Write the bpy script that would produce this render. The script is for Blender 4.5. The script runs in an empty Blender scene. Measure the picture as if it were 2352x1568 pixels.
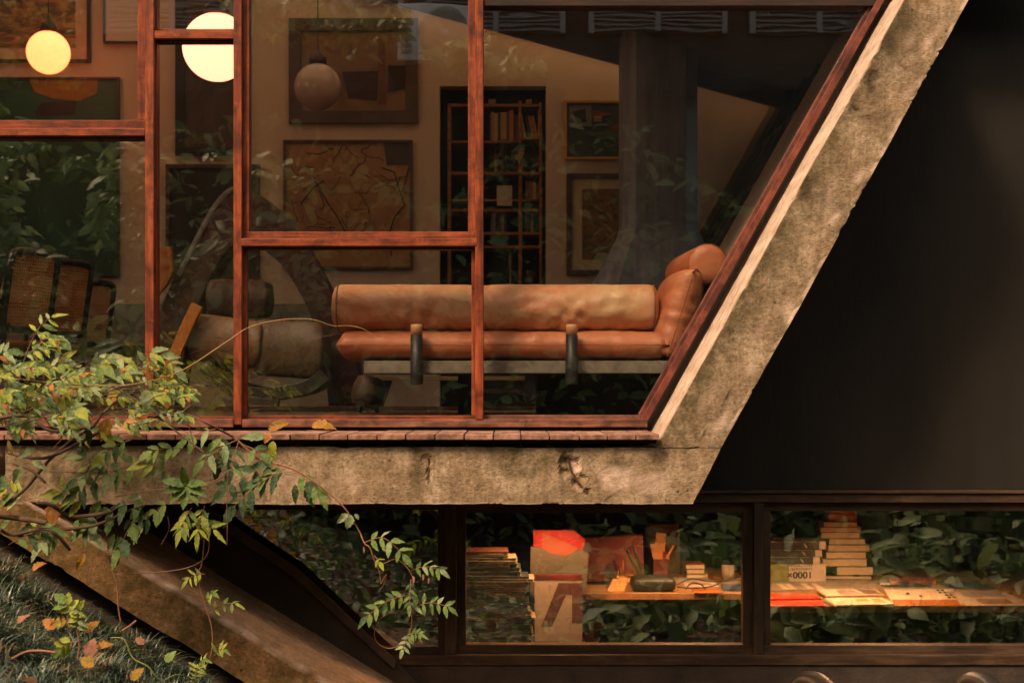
import bpy, bmesh, math, random
from mathutils import Vector, Matrix, noise

random.seed(11)
R = math.radians
SC = bpy.context.scene
COL = SC.collection

# ------------------------------------------------------------------ camera
F = 3430.0; D = 7.0; VX, VY = 1171.0, 882.0; ZC = 1.65      # a measuring frame 2352 x 1568
cam_d = bpy.data.cameras.new('camera'); cam = bpy.data.objects.new('camera', cam_d); COL.objects.link(cam)
cam.location = (0, -D, ZC); cam.rotation_euler = (R(90), 0, 0)
cam_d.sensor_width = 36; cam_d.lens = 36 * F / 2352
cam_d.shift_x = (1176 - VX) / 2352; cam_d.shift_y = (VY - 784) / 2352
cam_d.clip_end = 400; cam_d.clip_start = 0.05
cam_d.dof.use_dof = True; cam_d.dof.focus_distance = 6.9; cam_d.dof.aperture_fstop = 3.2
SC.camera = cam

# ------------------------------------------------------------------ light
to_sun = Vector((-math.sin(R(35)) * math.cos(R(50)), -math.cos(R(35)) * math.cos(R(50)), math.sin(R(50))))
w = bpy.data.worlds.new('World'); SC.world = w; w.use_nodes = True
nt = w.node_tree; nt.nodes.clear()
sky = nt.nodes.new('ShaderNodeTexSky'); sky.sky_type = 'NISHITA'; sky.sun_disc = False
sky.sun_elevation = R(50); sky.sun_rotation = math.atan2(to_sun.x, to_sun.y); sky.dust_density = 3; sky.ozone_density = 0.3
tint = nt.nodes.new('ShaderNodeMix'); tint.data_type = 'RGBA'; tint.blend_type = 'MULTIPLY'; tint.inputs[0].default_value = 1
tint.inputs[7].default_value = (1.0, 0.79, 0.55, 1)
bg = nt.nodes.new('ShaderNodeBackground'); bg.inputs[1].default_value = 0.15
wo = nt.nodes.new('ShaderNodeOutputWorld')
nt.links.new(sky.outputs[0], tint.inputs[6]); nt.links.new(tint.outputs[2], bg.inputs[0]); nt.links.new(bg.outputs[0], wo.inputs[0])
sun_d = bpy.data.lights.new('sun', 'SUN'); sun = bpy.data.objects.new('sun', sun_d); COL.objects.link(sun)
sun_d.energy = 1.6; sun_d.angle = R(12); sun_d.color = (1.0, 0.77, 0.53)
sun.rotation_euler = (-to_sun).to_track_quat('-Z', 'Y').to_euler(); sun.location = to_sun * 40
SC.view_settings.view_transform = 'Standard'; SC.view_settings.look = 'None'
SC.view_settings.exposure = 1.30; SC.view_settings.gamma = 1.0; SC.view_settings.use_curve_mapping = False
SC.cycles.max_bounces = 10; SC.cycles.diffuse_bounces = 5; SC.cycles.glossy_bounces = 4
SC.cycles.transparent_max_bounces = 24; SC.cycles.use_denoising = True
SC.cycles.caustics_reflective = False; SC.cycles.caustics_refractive = False
SC.cycles.sample_clamp_indirect = 4

# ------------------------------------------------------------------ helpers
def PX(px, Y): return (px - VX) * (Y + D) / F
def PZ(py, Y): return ZC - (py - VY) * (Y + D) / F
def P(px, py, Y): return Vector((PX(px, Y), Y, PZ(py, Y)))
def ppm(Y): return F / (Y + D)

def wloc(o):
    v = Vector((0, 0, 0))
    while o is not None:
        v = v + o.location; o = o.parent
    return v

class MB:
    """collects boxes, prisms, tubes, lathes into one mesh (world or local coordinates)"""
    def __init__(s): s.v = []; s.f = []; s.m = []; s.sm = []
    def add(s, vs, fs, mi=0, smooth=False):
        b = len(s.v); s.v += [Vector(v) for v in vs]
        for f in fs: s.f.append([b + i for i in f]); s.m.append(mi); s.sm.append(smooth)
    def box(s, x0, x1, y0, y1, z0, z1, mi=0):
        x0, x1 = min(x0, x1), max(x0, x1); z0, z1 = min(z0, z1), max(z0, z1); y0, y1 = min(y0, y1), max(y0, y1)
        s.add([(x0,y0,z0),(x1,y0,z0),(x1,y1,z0),(x0,y1,z0),(x0,y0,z1),(x1,y0,z1),(x1,y1,z1),(x0,y1,z1)],
              [(0,3,2,1),(4,5,6,7),(0,1,5,4),(1,2,6,5),(2,3,7,6),(3,0,4,7)], mi)
    def pbox(s, x0, x1, y0, y1, Ya, Yb, mi=0):                 # front face given in measured pixels at depth Ya
        s.box(PX(x0,Ya), PX(x1,Ya), Ya, Yb, PZ(y0,Ya), PZ(y1,Ya), mi)
    def obox(s, M, sx, sy, sz, mi=0):
        vs = [M @ Vector((x*sx/2, y*sy/2, z*sz/2)) for z in (-1,1) for y in (-1,1) for x in (-1,1)]
        s.add(vs, [(0,2,3,1),(4,5,7,6),(0,1,5,4),(1,3,7,5),(3,2,6,7),(2,0,4,6)], mi)
    def prism(s, poly, Y0, Y1, mi=0):                          # polygon of (x, z), pushed along Y
        n = len(poly); a = sum(poly[i][0]*poly[(i+1)%n][1]-poly[(i+1)%n][0]*poly[i][1] for i in range(n))
        if a < 0: poly = poly[::-1]
        vs = [(x,Y0,z) for x,z in poly] + [(x,Y1,z) for x,z in poly]
        s.add(vs, [tuple(range(n)), tuple(range(2*n-1, n-1, -1))] + [(i, i+n, (i+1)%n+n, (i+1)%n) for i in range(n)], mi)
    def pprism(s, poly, Y0, Y1, mi=0):
        s.prism([(PX(x,Y0), PZ(y,Y0)) for x, y in poly], Y0, Y1, mi)
    def tube(s, pts, r, n=6, mi=0, cap=True):
        pts = [Vector(p) for p in pts]; m = len(pts)
        rr = [r]*m if not isinstance(r, (list, tuple)) else r
        if isinstance(r, tuple) and len(r) == 2 and m != 2: rr = [r[0]+(r[1]-r[0])*i/(m-1) for i in range(m)]
        up = Vector((0.3,0.8,0.5)).normalized(); vs = []
        for i, p in enumerate(pts):
            t = (pts[min(i+1,m-1)] - pts[max(i-1,0)]).normalized()
            a = t.cross(up)
            if a.length < 1e-4: a = t.cross(Vector((1,0,0)))
            a.normalize(); b = t.cross(a)
            vs += [p + (a*math.cos(2*math.pi*k/n) + b*math.sin(2*math.pi*k/n))*rr[i] for k in range(n)]
        fs = [(i*n+k, i*n+(k+1)%n, (i+1)*n+(k+1)%n, (i+1)*n+k) for i in range(m-1) for k in range(n)]
        s.add(vs, fs, mi, True)
        if cap:
            s.add(vs[:n], [tuple(range(n))], mi); s.add(vs[-n:], [tuple(range(n-1,-1,-1))], mi)
    def lathe(s, prof, M=Matrix(), n=24, mi=0):                # profile of (radius, height) along local Z
        vs = []; m = len(prof)
        for r, h in prof: vs += [M @ Vector((r*math.cos(2*math.pi*k/n), r*math.sin(2*math.pi*k/n), h)) for k in range(n)]
        fs = [(i*n+k, i*n+(k+1)%n, (i+1)*n+(k+1)%n, (i+1)*n+k) for i in range(m-1) for k in range(n)]
        s.add(vs, fs, mi, True)
    def build(s, name, mat, parent=None, bevel=0, seg=2, kind=None, local=False, merge=False):
        me = bpy.data.meshes.new(name); off = Vector((0,0,0)) if local or parent is None else wloc(parent)
        me.from_pydata([v - off for v in s.v], [], s.f)
        for i, mm in enumerate(mat if isinstance(mat, (list, tuple)) else [mat]): me.materials.append(mm)
        me.polygons.foreach_set('material_index', s.m); me.polygons.foreach_set('use_smooth', s.sm)
        if merge:
            bm = bmesh.new(); bm.from_mesh(me); bmesh.ops.remove_doubles(bm, verts=bm.verts, dist=1e-5); bm.to_mesh(me); bm.free()
        me.update()
        return link(name, me, parent, bevel, seg, kind)

def link(name, me, parent=None, bevel=0, seg=2, kind=None):
    o = bpy.data.objects.new(name, me); COL.objects.link(o)
    if parent is not None: o.parent = parent
    if bevel:
        b = o.modifiers.new('bevel', 'BEVEL'); b.width = bevel; b.segments = seg; b.limit_method = 'ANGLE'; b.angle_limit = R(40)
    if kind: o['kind'] = kind
    return o

def tag(o, label, cat, group=None):
    o['label'] = label; o['category'] = cat
    if group: o['group'] = group
    return o

def thing(name, label, cat, loc=(0,0,0), group=None):
    o = bpy.data.objects.new(name, None); o.empty_display_size = 0.1; COL.objects.link(o); o.location = loc
    return tag(o, label, cat, group)

def holder(name, parent, loc=(0,0,0)):
    o = bpy.data.objects.new(name, None); o.empty_display_size = 0.1; COL.objects.link(o); o.parent = parent
    o.location = Vector(loc) - wloc(parent) if Vector(loc).length else Vector((0,0,0)); return o

def smooth_path(pts, k=5):
    pts = [Vector(p) for p in pts]; out = []
    for i in range(len(pts)-1):
        p0 = pts[max(i-1,0)]; p1 = pts[i]; p2 = pts[i+1]; p3 = pts[min(i+2,len(pts)-1)]
        for j in range(k):
            t = j/k
            out.append(0.5*((2*p1)+(p2-p0)*t+(2*p0-5*p1+4*p2-p3)*t*t+(3*p1-p0-3*p2+p3)*t*t*t))
    out.append(pts[-1]); return out

# ------------------------------------------------------------------ materials
def newmat(name):
    m = bpy.data.materials.new(name); m.use_nodes = True
    t = m.node_tree; b = t.nodes['Principled BSDF']
    return m, t, b
def N(t, kind, **kw):
    n = t.nodes.new(kind)
    for k, v in kw.items(): setattr(n, k, v)
    return n
def coords(t, stretch=(1,1,1), rand=False, kind='Object'):
    tc = N(t, 'ShaderNodeTexCoord'); mp = N(t, 'ShaderNodeMapping'); mp.inputs['Scale'].default_value = stretch
    t.links.new(tc.outputs[kind], mp.inputs[0])
    if rand:
        oi = N(t, 'ShaderNodeObjectInfo'); vm = N(t, 'ShaderNodeVectorMath', operation='SCALE'); vm.inputs[0].default_value = (37, 91, 53)
        t.links.new(oi.outputs['Random'], vm.inputs[3]); t.links.new(vm.outputs[0], mp.inputs['Location'])
    return mp.outputs[0]
def tex(t, vec, scale, detail=4, rough=0.55, dist=0.0):
    n = N(t, 'ShaderNodeTexNoise'); n.inputs['Scale'].default_value = scale; n.inputs['Detail'].default_value = detail
    n.inputs['Roughness'].default_value = rough; n.inputs['Distortion'].default_value = dist
    t.links.new(vec, n.inputs['Vector']); return n.outputs['Fac']
def ramp(t, fac, stops):
    r = N(t, 'ShaderNodeValToRGB'); e = r.color_ramp.elements
    while len(e) < len(stops): e.new(0.5)
    for i, (p, c) in enumerate(stops):
        e[i].position = p; e[i].color = (c[0], c[1], c[2], 1) if len(c) == 3 else c
    t.links.new(fac, r.inputs[0]); return r.outputs[0]
def mix(t, fac, a, b, mode='MIX'):
    m = N(t, 'ShaderNodeMix', data_type='RGBA', blend_type=mode)
    for s, v in ((m.inputs[0], fac), (m.inputs[6], a), (m.inputs[7], b)):
        if hasattr(v, 'is_output'): t.links.new(v, s)
        elif isinstance(v, (int, float)): s.default_value = v
        else: s.default_value = (v[0], v[1], v[2], 1)
    return m.outputs[2]
def G(v): return (v, v, v)
def bump(t, b, h, strength, dist):
    n = N(t, 'ShaderNodeBump'); n.inputs['Strength'].default_value = strength; n.inputs['Distance'].default_value = dist
    t.links.new(h, n.inputs['Height']); t.links.new(n.outputs[0], b.inputs['Normal']); return n

def simple(name, c0, c1=None, scale=6, stretch=(1,1,1), rough=0.6, bmp=0.0, bs=None, rand=False, metal=0, c2=None, spec=None):
    m, t, b = newmat(name); v = coords(t, stretch, rand)
    c1 = c1 or tuple(x*0.6 for x in c0)
    f = tex(t, v, scale, 5, 0.6)
    st = [(0.32, c1), (0.66, c0)] if c2 is None else [(0.28, c1), (0.5, c0), (0.72, c2)]
    t.links.new(ramp(t, f, st), b.inputs['Base Color'])
    b.inputs['Roughness'].default_value = rough; b.inputs['Metallic'].default_value = metal
    if spec is not None: b.inputs['Specular IOR Level'].default_value = spec
    if bmp: bump(t, b, tex(t, v, bs or scale*4, 6, 0.65), 1.0, bmp)
    return m

def wood(name, dark, mid, light, grain, rough=0.55, rand=True, wear=0.8):
    """grain: stretch vector, small along the length of the piece"""
    m, t, b = newmat(name); v = coords(t, grain, rand); v2 = coords(t, (1,1,1), rand)
    g = tex(t, v, 3.0, 7, 0.65, 0.4); big = tex(t, v2, 7.0, 5, 0.65, 0.6)
    c = ramp(t, g, [(0.25, dark), (0.48, mid), (0.72, light)])
    blot = ramp(t, big, [(0.36, G(0.22)), (0.60, G(1.0))])
    c = mix(t, wear, c, blot, 'MULTIPLY')
    hi = ramp(t, tex(t, v2, 16.0, 6, 0.7), [(0.60, G(0)), (0.72, G(0.55))])
    c = mix(t, hi, c, light)
    t.links.new(c, b.inputs['Base Color']); b.inputs['Roughness'].default_value = rough; b.inputs['Specular IOR Level'].default_value = 0.25
    rr = ramp(t, big, [(0.3, G(rough-0.08)), (0.7, G(min(1, rough+0.2)))]); t.links.new(rr, b.inputs['Roughness'])
    bump(t, b, g, 0.5, 0.0018); return m

def concrete(name, dark, mid, light, moss=(0.042,0.038,0.009), warm=(0.30,0.14,0.05)):
    m, t, b = newmat(name); v = coords(t, (1,1,1))
    big = tex(t, v, 2.6, 7, 0.62, 0.5); med = tex(t, v, 9.0, 8, 0.68, 0.3); fine = tex(t, v, 60, 6, 0.7)
    strk = tex(t, coords(t, (7,7,1.1)), 2.4, 6, 0.65)
    c = ramp(t, med, [(0.28, dark), (0.48, mid), (0.66, light)])
    c = mix(t, ramp(t, big, [(0.35, G(0)), (0.65, G(0.65))]), c, mid)
    c = mix(t, 0.55, c, ramp(t, strk, [(0.30, G(0.42)), (0.58, G(1.0))]), 'MULTIPLY')
    c = mix(t, 0.65, c, ramp(t, fine, [(0.34, G(0.35)), (0.56, G(1.0))]), 'MULTIPLY')
    s2 = tex(t, coords(t, (13,13,1.8)), 2.2, 6, 0.75, 0.6); c = mix(t, 0.30, c, ramp(t, s2, [(0.36, G(0.40)), (0.54, G(1.0))]), 'MULTIPLY')
    s3 = tex(t, coords(t, (1.1,1.1,36)), 2.6, 6, 0.75); c = mix(t, 0.14, c, ramp(t, s3, [(0.38, G(0.48)), (0.54, G(1.0))]), 'MULTIPLY')
    wf = ramp(t, tex(t, v, 3.3, 5, 0.6, 0.8), [(0.58, G(0)), (0.72, G(0.3))]); c = mix(t, wf, c, warm)
    att = N(t, 'ShaderNodeVertexColor'); att.layer_name = 'stain_and_light'
    sep = N(t, 'ShaderNodeSeparateColor'); t.links.new(att.outputs[0], sep.inputs[0])
    brk = tex(t, v, 14, 8, 0.72, 0.4)
    def masked(ch, lo, hi):
        mm = N(t, 'ShaderNodeMath', operation='MULTIPLY'); t.links.new(sep.outputs[ch], mm.inputs[0])
        t.links.new(ramp(t, brk, [(lo, G(0.25)), (hi, G(1.0))]), mm.inputs[1]); return mm.outputs[0]
    c = mix(t, masked(0, 0.36, 0.56), c, moss)
    c = mix(t, masked(1, 0.30, 0.55), c, (0.035, 0.022, 0.012))
    c = mix(t, masked(2, 0.34, 0.55), c, (0.70, 0.50, 0.39))  # pale blotches, and the light painted on the column's side faces
    vor = N(t, 'ShaderNodeTexVoronoi'); vor.inputs['Scale'].default_value = 24; t.links.new(v, vor.inputs['Vector'])
    pit = ramp(t, vor.outputs['Distance'], [(0.09, G(0.12)), (0.16, G(1.0))])
    gate = ramp(t, tex(t, v, 5, 3), [(0.50, G(1.0)), (0.64, G(0.0))])
    pit = mix(t, gate, pit, (1,1,1)); c = mix(t, 0.8, c, pit, 'MULTIPLY')
    t.links.new(c, b.inputs['Base Color']); b.inputs['Roughness'].default_value = 0.9; b.inputs['Specular IOR Level'].default_value = 0.2
    fin2 = tex(t, coords(t, (1,1,5)), 45, 6, 0.75); h = mix(t, 0.5, mix(t, 0.5, med, fin2), fine); h = mix(t, 0.35, h, pit, 'MULTIPLY'); bump(t, b, h, 1.0, 0.016); return m

def glass(name, tintc=(0.97,0.97,0.95), wav=0.06, dust=0.0012):
    m, t, b = newmat(name); t.nodes.remove(b); out = t.nodes['Material Output']
    tr = N(t, 'ShaderNodeBsdfTransparent'); tr.inputs[0].default_value = (*tintc, 1)
    gl = N(t, 'ShaderNodeBsdfGlossy'); gl.inputs['Roughness'].default_value = 0.0; gl.inputs[0].default_value = (1,1,1,1)
    geo = N(t, 'ShaderNodeNewGeometry'); ior = N(t, 'ShaderNodeMix', data_type='FLOAT')
    ior.inputs[2].default_value = 2.3; ior.inputs[3].default_value = 1/2.3
    t.links.new(geo.outputs['Backfacing'], ior.inputs[0])
    fr = N(t, 'ShaderNodeFresnel'); t.links.new(ior.outputs[0], fr.inputs[0])
    v = coords(t, (1.0,1.0,3.2), True); bn = N(t, 'ShaderNodeBump'); bn.inputs['Strength'].default_value = wav; bn.inputs['Distance'].default_value = 0.004
    t.links.new(tex(t, v, 2.2, 2, 0.4, 0.3), bn.inputs['Height']); t.links.new(bn.outputs[0], gl.inputs['Normal'])
    m1 = N(t, 'ShaderNodeMixShader'); t.links.new(fr.outputs[0], m1.inputs[0]); t.links.new(tr.outputs[0], m1.inputs[1]); t.links.new(gl.outputs[0], m1.inputs[2])
    df = N(t, 'ShaderNodeBsdfDiffuse'); df.inputs[0].default_value = (0.6,0.55,0.5,1)
    m2 = N(t, 'ShaderNodeMixShader'); v2 = coords(t, (1,1,0.5), True)
    t.links.new(ramp(t, tex(t, v2, 5, 7, 0.7), [(0.42, G(dust*0.3)), (0.75, G(dust*2))]), m2.inputs[0])
    t.links.new(m1.outputs[0], m2.inputs[1]); t.links.new(df.outputs[0], m2.inputs[2]); t.links.new(m2.outputs[0], out.inputs[0]); return m

def emit(name, col, s):
    m, t, b = newmat(name); b.inputs['Base Color'].default_value = (0.8,0.8,0.75,1)
    b.inputs['Emission Color'].default_value = (*col, 1); b.inputs['Emission Strength'].default_value = s; b.inputs['Roughness'].default_value = 0.2
    return m

def leafmat(name, c0, c1, c2, rough=0.45):
    m, t, b = newmat(name); v = coords(t, (1,1,1), True); oi = N(t, 'ShaderNodeObjectInfo')
    f = tex(t, v, 2.6, 6, 0.65, 0.5)
    add = N(t, 'ShaderNodeMath', operation='MULTIPLY_ADD'); add.inputs[1].default_value = 0.34
    t.links.new(oi.outputs['Random'], add.inputs[0])
    sub = N(t, 'ShaderNodeMath', operation='SUBTRACT'); t.links.new(f, sub.inputs[0]); sub.inputs[1].default_value = 0.17
    t.links.new(sub.outputs[0], add.inputs[2])
    c = ramp(t, add.outputs[0], [(0.25, c0), (0.52, c1), (0.80, c2)])
    sp = ramp(t, tex(t, v, 9, 5, 0.7), [(0.66, G(0)), (0.72, G(0.8))]); c = mix(t, sp, c, (0.16, 0.07, 0.015))
    t.links.new(c, b.inputs['Base Color']); b.inputs['Roughness'].default_value = rough
    tl = N(t, 'ShaderNodeBsdfTranslucent'); t.links.new(mix(t, 1.0, c, (1.3,1.25,0.55), 'MULTIPLY'), tl.inputs[0])
    ms = N(t, 'ShaderNodeMixShader'); ms.inputs[0].default_value = 0.28; out = t.nodes['Material Output']
    t.links.new(b.outputs[0], ms.inputs[1]); t.links.new(tl.outputs[0], ms.inputs[2]); t.links.new(ms.outputs[0], out.inputs[0])
    bump(t, b, f, 0.4, 0.08); return m

W_V = wood('stained_wood_upright', (0.05,0.012,0.006), (0.19,0.034,0.010), (0.37,0.092,0.025), (14,14,1.2))
W_H = wood('stained_wood_level', (0.05,0.012,0.006), (0.20,0.036,0.010), (0.39,0.098,0.027), (1.2,14,14))
W_S = wood('stained_wood_slope', (0.05,0.016,0.012), (0.14,0.036,0.022), (0.22,0.065,0.038), (6,14,3))
W_SILL = wood('weathered_sill_wood', (0.06,0.025,0.016), (0.16,0.058,0.036), (0.29,0.14,0.09), (1.2,14,14), 0.6)
W_DARK = wood('dark_frame_wood', (0.020,0.012,0.008), (0.048,0.026,0.014), (0.11,0.06,0.03), (1.3,12,12), 0.55, True, 0.3)
W_DARKV = wood('dark_frame_wood_upright', (0.018,0.012,0.008), (0.042,0.024,0.013), (0.09,0.05,0.026), (12,12,1.3), 0.55, True, 0.3)
W_DECK = wood('deck_plank_wood', (0.10,0.042,0.028), (0.29,0.14,0.095), (0.46,0.26,0.19), (10,1.0,10), 0.75)
CONC = concrete('weathered_concrete', (0.16,0.10,0.055), (0.36,0.245,0.145), (0.62,0.46,0.31))
CONC_IN = simple('grey_concrete', (0.24,0.205,0.16), (0.13,0.11,0.085), 18, rough=0.85, bmp=0.002, bs=70)
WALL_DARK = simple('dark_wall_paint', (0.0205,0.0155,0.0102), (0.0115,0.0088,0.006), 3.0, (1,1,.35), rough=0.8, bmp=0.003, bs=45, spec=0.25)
CONC_LEG = concrete('mossy_brown_concrete', (0.14,0.068,0.027), (0.36,0.185,0.077), (0.56,0.34,0.17), (0.05,0.042,0.008))
PLASTER = simple('warm_plaster', (0.55,0.45,0.35), (0.46,0.37,0.285), 2.5, (1,1,0.5), rough=0.85, bmp=0.003, bs=18)
CEIL = simple('dark_ceiling_boards', (0.12,0.08,0.052), (0.08,0.052,0.034), 5, (1,1,1), rough=0.7)
FLOOR = simple('dark_floor', (0.10,0.065,0.042), (0.06,0.04,0.026), 5, rough=0.45)
GLASS = glass('window_glass'); GLASS_L = glass('lower_window_glass', (0.95,0.95,0.92), 0.25, 0.0012)
W_NIGHT = wood('shaded_head_wood', (0.012,0.007,0.004), (0.024,0.012,0.007), (0.05,0.022,0.012), (1.3,12,12), 0.6, True, 0.3)  # darker copy of the wood, shade over the head rail put into its colour
BLACK = simple('black_lacquer', (0.012,0.011,0.010), (0.008,0.007,0.007), 8, rough=0.3)
MATTE_BLACK = simple('matte_black', (0.014,0.013,0.013), (0.010,0.009,0.009), 8, rough=0.55)
SOIL = simple('garden_soil', (0.045,0.026,0.014), (0.022,0.013,0.007), 5, rough=0.95, bmp=0.03, bs=14, c2=(0.085,0.048,0.024))
# ------------------------------------------------------------------ ground
def terr(x, y):
    s = 0.36 + 0.60 * (-1.17 - x)
    s = max(0.0, s) if s > 0.3 else 0.3 * math.exp((s - 0.3) / 0.3)
    s = min(s, 2.0 + 0.15 * s)
    k = 1.0 if y > -3.2 else max(0.25, 1 - (-3.2 - y) / 5)
    return s * k - 0.06 + 0.05 * noise.noise(Vector((x*1.3, y*1.3, 0))) + 0.02 * noise.noise(Vector((x*5, y*5, 3)))
xs = [-60,-35,-20,-12,-8,-6] + [-5 + 0.14*i for i in range(72)] + [5.2,6,8,12,20,35,60]
ys = [-60,-40,-25,-18,-14] + [-12 + 0.3*i for i in range(22)] + [-5.4 + 0.14*i for i in range(41)] + [1.2, 4, 10, 25, 60]
mb = MB(); nx = len(xs)
mb.add([(x, y, terr(x, min(y, 0.1)) if y < 0.3 else min(terr(x, 0.1), 0.1)) for y in ys for x in xs],
       [(j*nx+i, j*nx+i+1, (j+1)*nx+i+1, (j+1)*nx+i) for j in range(len(ys)-1) for i in range(nx-1)], 0, True)
mb.build('ground', SOIL, kind='structure')

# ------------------------------------------------------------------ house
YF = -0.53
house = thing('concrete_house', 'raw concrete house with red wood framed glazing and a slanting concrete column', 'house', (0,0,0))

def rough_slab(name, quad, Y0, Y1, nx, nz, ny, stain_and_light, dent=None, chip=0.012, amp=0.004, mat=None, seed=0.0):
    """a six sided slab whose front quad (px) is A(bottom a) B(bottom b) C(top b) D(top a); skin and arrises are uneven"""
    W = [P(x, y, Y0) for x, y in quad]; px = [Vector(q) for q in quad]
    bm = bmesh.new(); lay = bm.verts.layers.float_color.new('stain_and_light')
    def pt(u, v, w_):
        p = W[0]*(1-u)*(1-v) + W[1]*u*(1-v) + W[2]*u*v + W[3]*(1-u)*v
        q = px[0]*(1-u)*(1-v) + px[1]*u*(1-v) + px[2]*u*v + px[3]*(1-u)*v
        return Vector((p.x, Y0 + (Y1-Y0)*w_, p.z)), q
    grid = {}
    def vert(i, j, k):
        if (i,j,k) not in grid:
            u, v, w_ = i/nx, j/nz, k/ny; p, q = pt(u, v, w_)
            vt = bm.verts.new(p); on = (i in (0,nx)) + (j in (0,nz)) + (k in (0,ny))
            nv = Vector((noise.noise(p*5+Vector((seed,0,0))), noise.noise(p*5+Vector((seed,9,0))), noise.noise(p*5+Vector((seed,0,9)))))*amp
            nv += Vector((noise.noise(p*22), noise.noise(p*22+Vector((5,0,0))), noise.noise(p*22+Vector((0,7,0)))))*amp*0.45
            if on >= 2:
                c = max(0.0, noise.noise(p*7+Vector((seed,3,1)))*1.1 + noise.noise(p*23)*0.7 + noise.noise(p*60)*.4 - 0.30)*chip*1.7
                mid = pt(0.5 if i in (0,nx) else u, 0.5 if j in (0,nz) else v, 0.5)[0]
                dirv = (mid - p); dirv.y *= 0.25
                if dirv.length > 0: nv += dirv.normalized()*c
            if k == 0 and dent: nv.y += dent(q, p)
            vt.co += nv; vt[lay] = (*stain_and_light(q, p, k), 1) if k == 0 or True else (0,0,0,1)
            grid[(i,j,k)] = vt
        return grid[(i,j,k)]
    def face(a): bm.faces.new(a)
    for i in range(nx):
        for j in range(nz):
            face([vert(i,j,0), vert(i+1,j,0), vert(i+1,j+1,0), vert(i,j+1,0)])
            if False: pass
        for k in range(ny):
            face([vert(i,0,k+1), vert(i+1,0,k+1), vert(i+1,0,k), vert(i,0,k)])
            face([vert(i,nz,k), vert(i+1,nz,k), vert(i+1,nz,k+1), vert(i,nz,k+1)])
    for j in range(nz):
        for k in range(ny):
            face([vert(0,j,k+1), vert(0,j,k), vert(0,j+1,k), vert(0,j+1,k+1)])
            face([vert(nx,j,k), vert(nx,j,k+1), vert(nx,j+1,k+1), vert(nx,j+1,k)])
    back = [vert(0,0,ny), vert(nx,0,ny), vert(nx,nz,ny), vert(0,nz,ny)]
    face(back[::-1])
    me = bpy.data.meshes.new(name); bm.to_mesh(me); bm.free(); me.materials.append(mat or CONC)
    return link(name, me, house)

def blob(q, x, y, rx, ry, n=0.5):
    d = ((q[0]-x)/rx)**2 + ((q[1]-y)/ry)**2
    return max(0.0, 1 - d + n*noise.noise(Vector((q[0]*0.05, q[1]*0.05, 0))))
def sstep(a, b, v): return max(0.0, min(1.0, (v-a)/(b-a)))

def beam_stain(q, p, k):
    m = 0.8*blob(q, 1190, 1062, 75, 42) + 0.6*blob(q, 955, 1075, 18, 75) + 0.5*blob(q, 1425, 1075, 40, 26) + 0.35*blob(q, 1300, 1050, 60, 25)
    m += 0.75*sstep(1046, 1026, q[1])*(0.5+noise.noise(Vector((q[0]*0.02,0,1)))) + 0.4*blob(q, 250, 1095, 280, 40)
    m += 0.5*sstep(700, 300, q[0])*(0.5+0.6*noise.noise(Vector((q[0]*0.02, q[1]*0.02, 4))))
    d = 0.9*sstep(1040, 1024, q[1])*max(0, noise.noise(Vector((q[0]*0.012,2,1)))) + 0.7*blob(q, 1512, 1048, 26, 22, 0.3)
    def seg(x0, y0, x1, y1, wd):
        a = Vector((x0,y0)); b = Vector((x1,y1)); t = max(0, min(1, (Vector(q)-a).dot(b-a)/(b-a).length_squared)); return max(0.0, 1-((Vector(q)-a-(b-a)*t).length + 1.5*noise.noise(Vector((q[0]*.16,q[1]*.16,6))))/wd)
    d += 1.2*seg(983,1062,984,1110,4.5) + 0.8*seg(1299,1056,1304,1080,6) + 1.1*seg(1304,1078,1322,1104,7) + 1.1*seg(1322,1102,1352,1134,5.5)
    d += 1.2*seg(1392,1146,1420,1130,3) + 1.0*seg(1376,1132,1386,1146,2.5) + 0.5*seg(1415,1100,1422,1130,2.5)
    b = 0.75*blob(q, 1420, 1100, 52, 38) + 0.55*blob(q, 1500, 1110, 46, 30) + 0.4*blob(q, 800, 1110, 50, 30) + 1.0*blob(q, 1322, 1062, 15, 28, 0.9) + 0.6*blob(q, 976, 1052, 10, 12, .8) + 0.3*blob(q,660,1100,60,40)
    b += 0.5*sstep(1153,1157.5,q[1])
    return (min(1,m), min(1,d), min(1,b))
def beam_dent(q, p):
    h = 0
    h += 0.018*blob(q, 981, 1056, 16, 16, 0.7) + 0.010*blob(q, 985, 1085, 6, 26, 0.6)
    h += 0.034*blob(q, 1308, 1068, 24, 34, 0.9) + 0.020*blob(q, 1330, 1106, 20, 20, 0.8) + 0.014*blob(q, 1348, 1128, 9, 9, 0.5)
    return h
rough_slab('beam', [(14,1157),(1592,1157),(1656,1029),(10,1023)], YF, 0.18, 340, 28, 14, beam_stain, beam_dent, 0.010)
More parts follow.
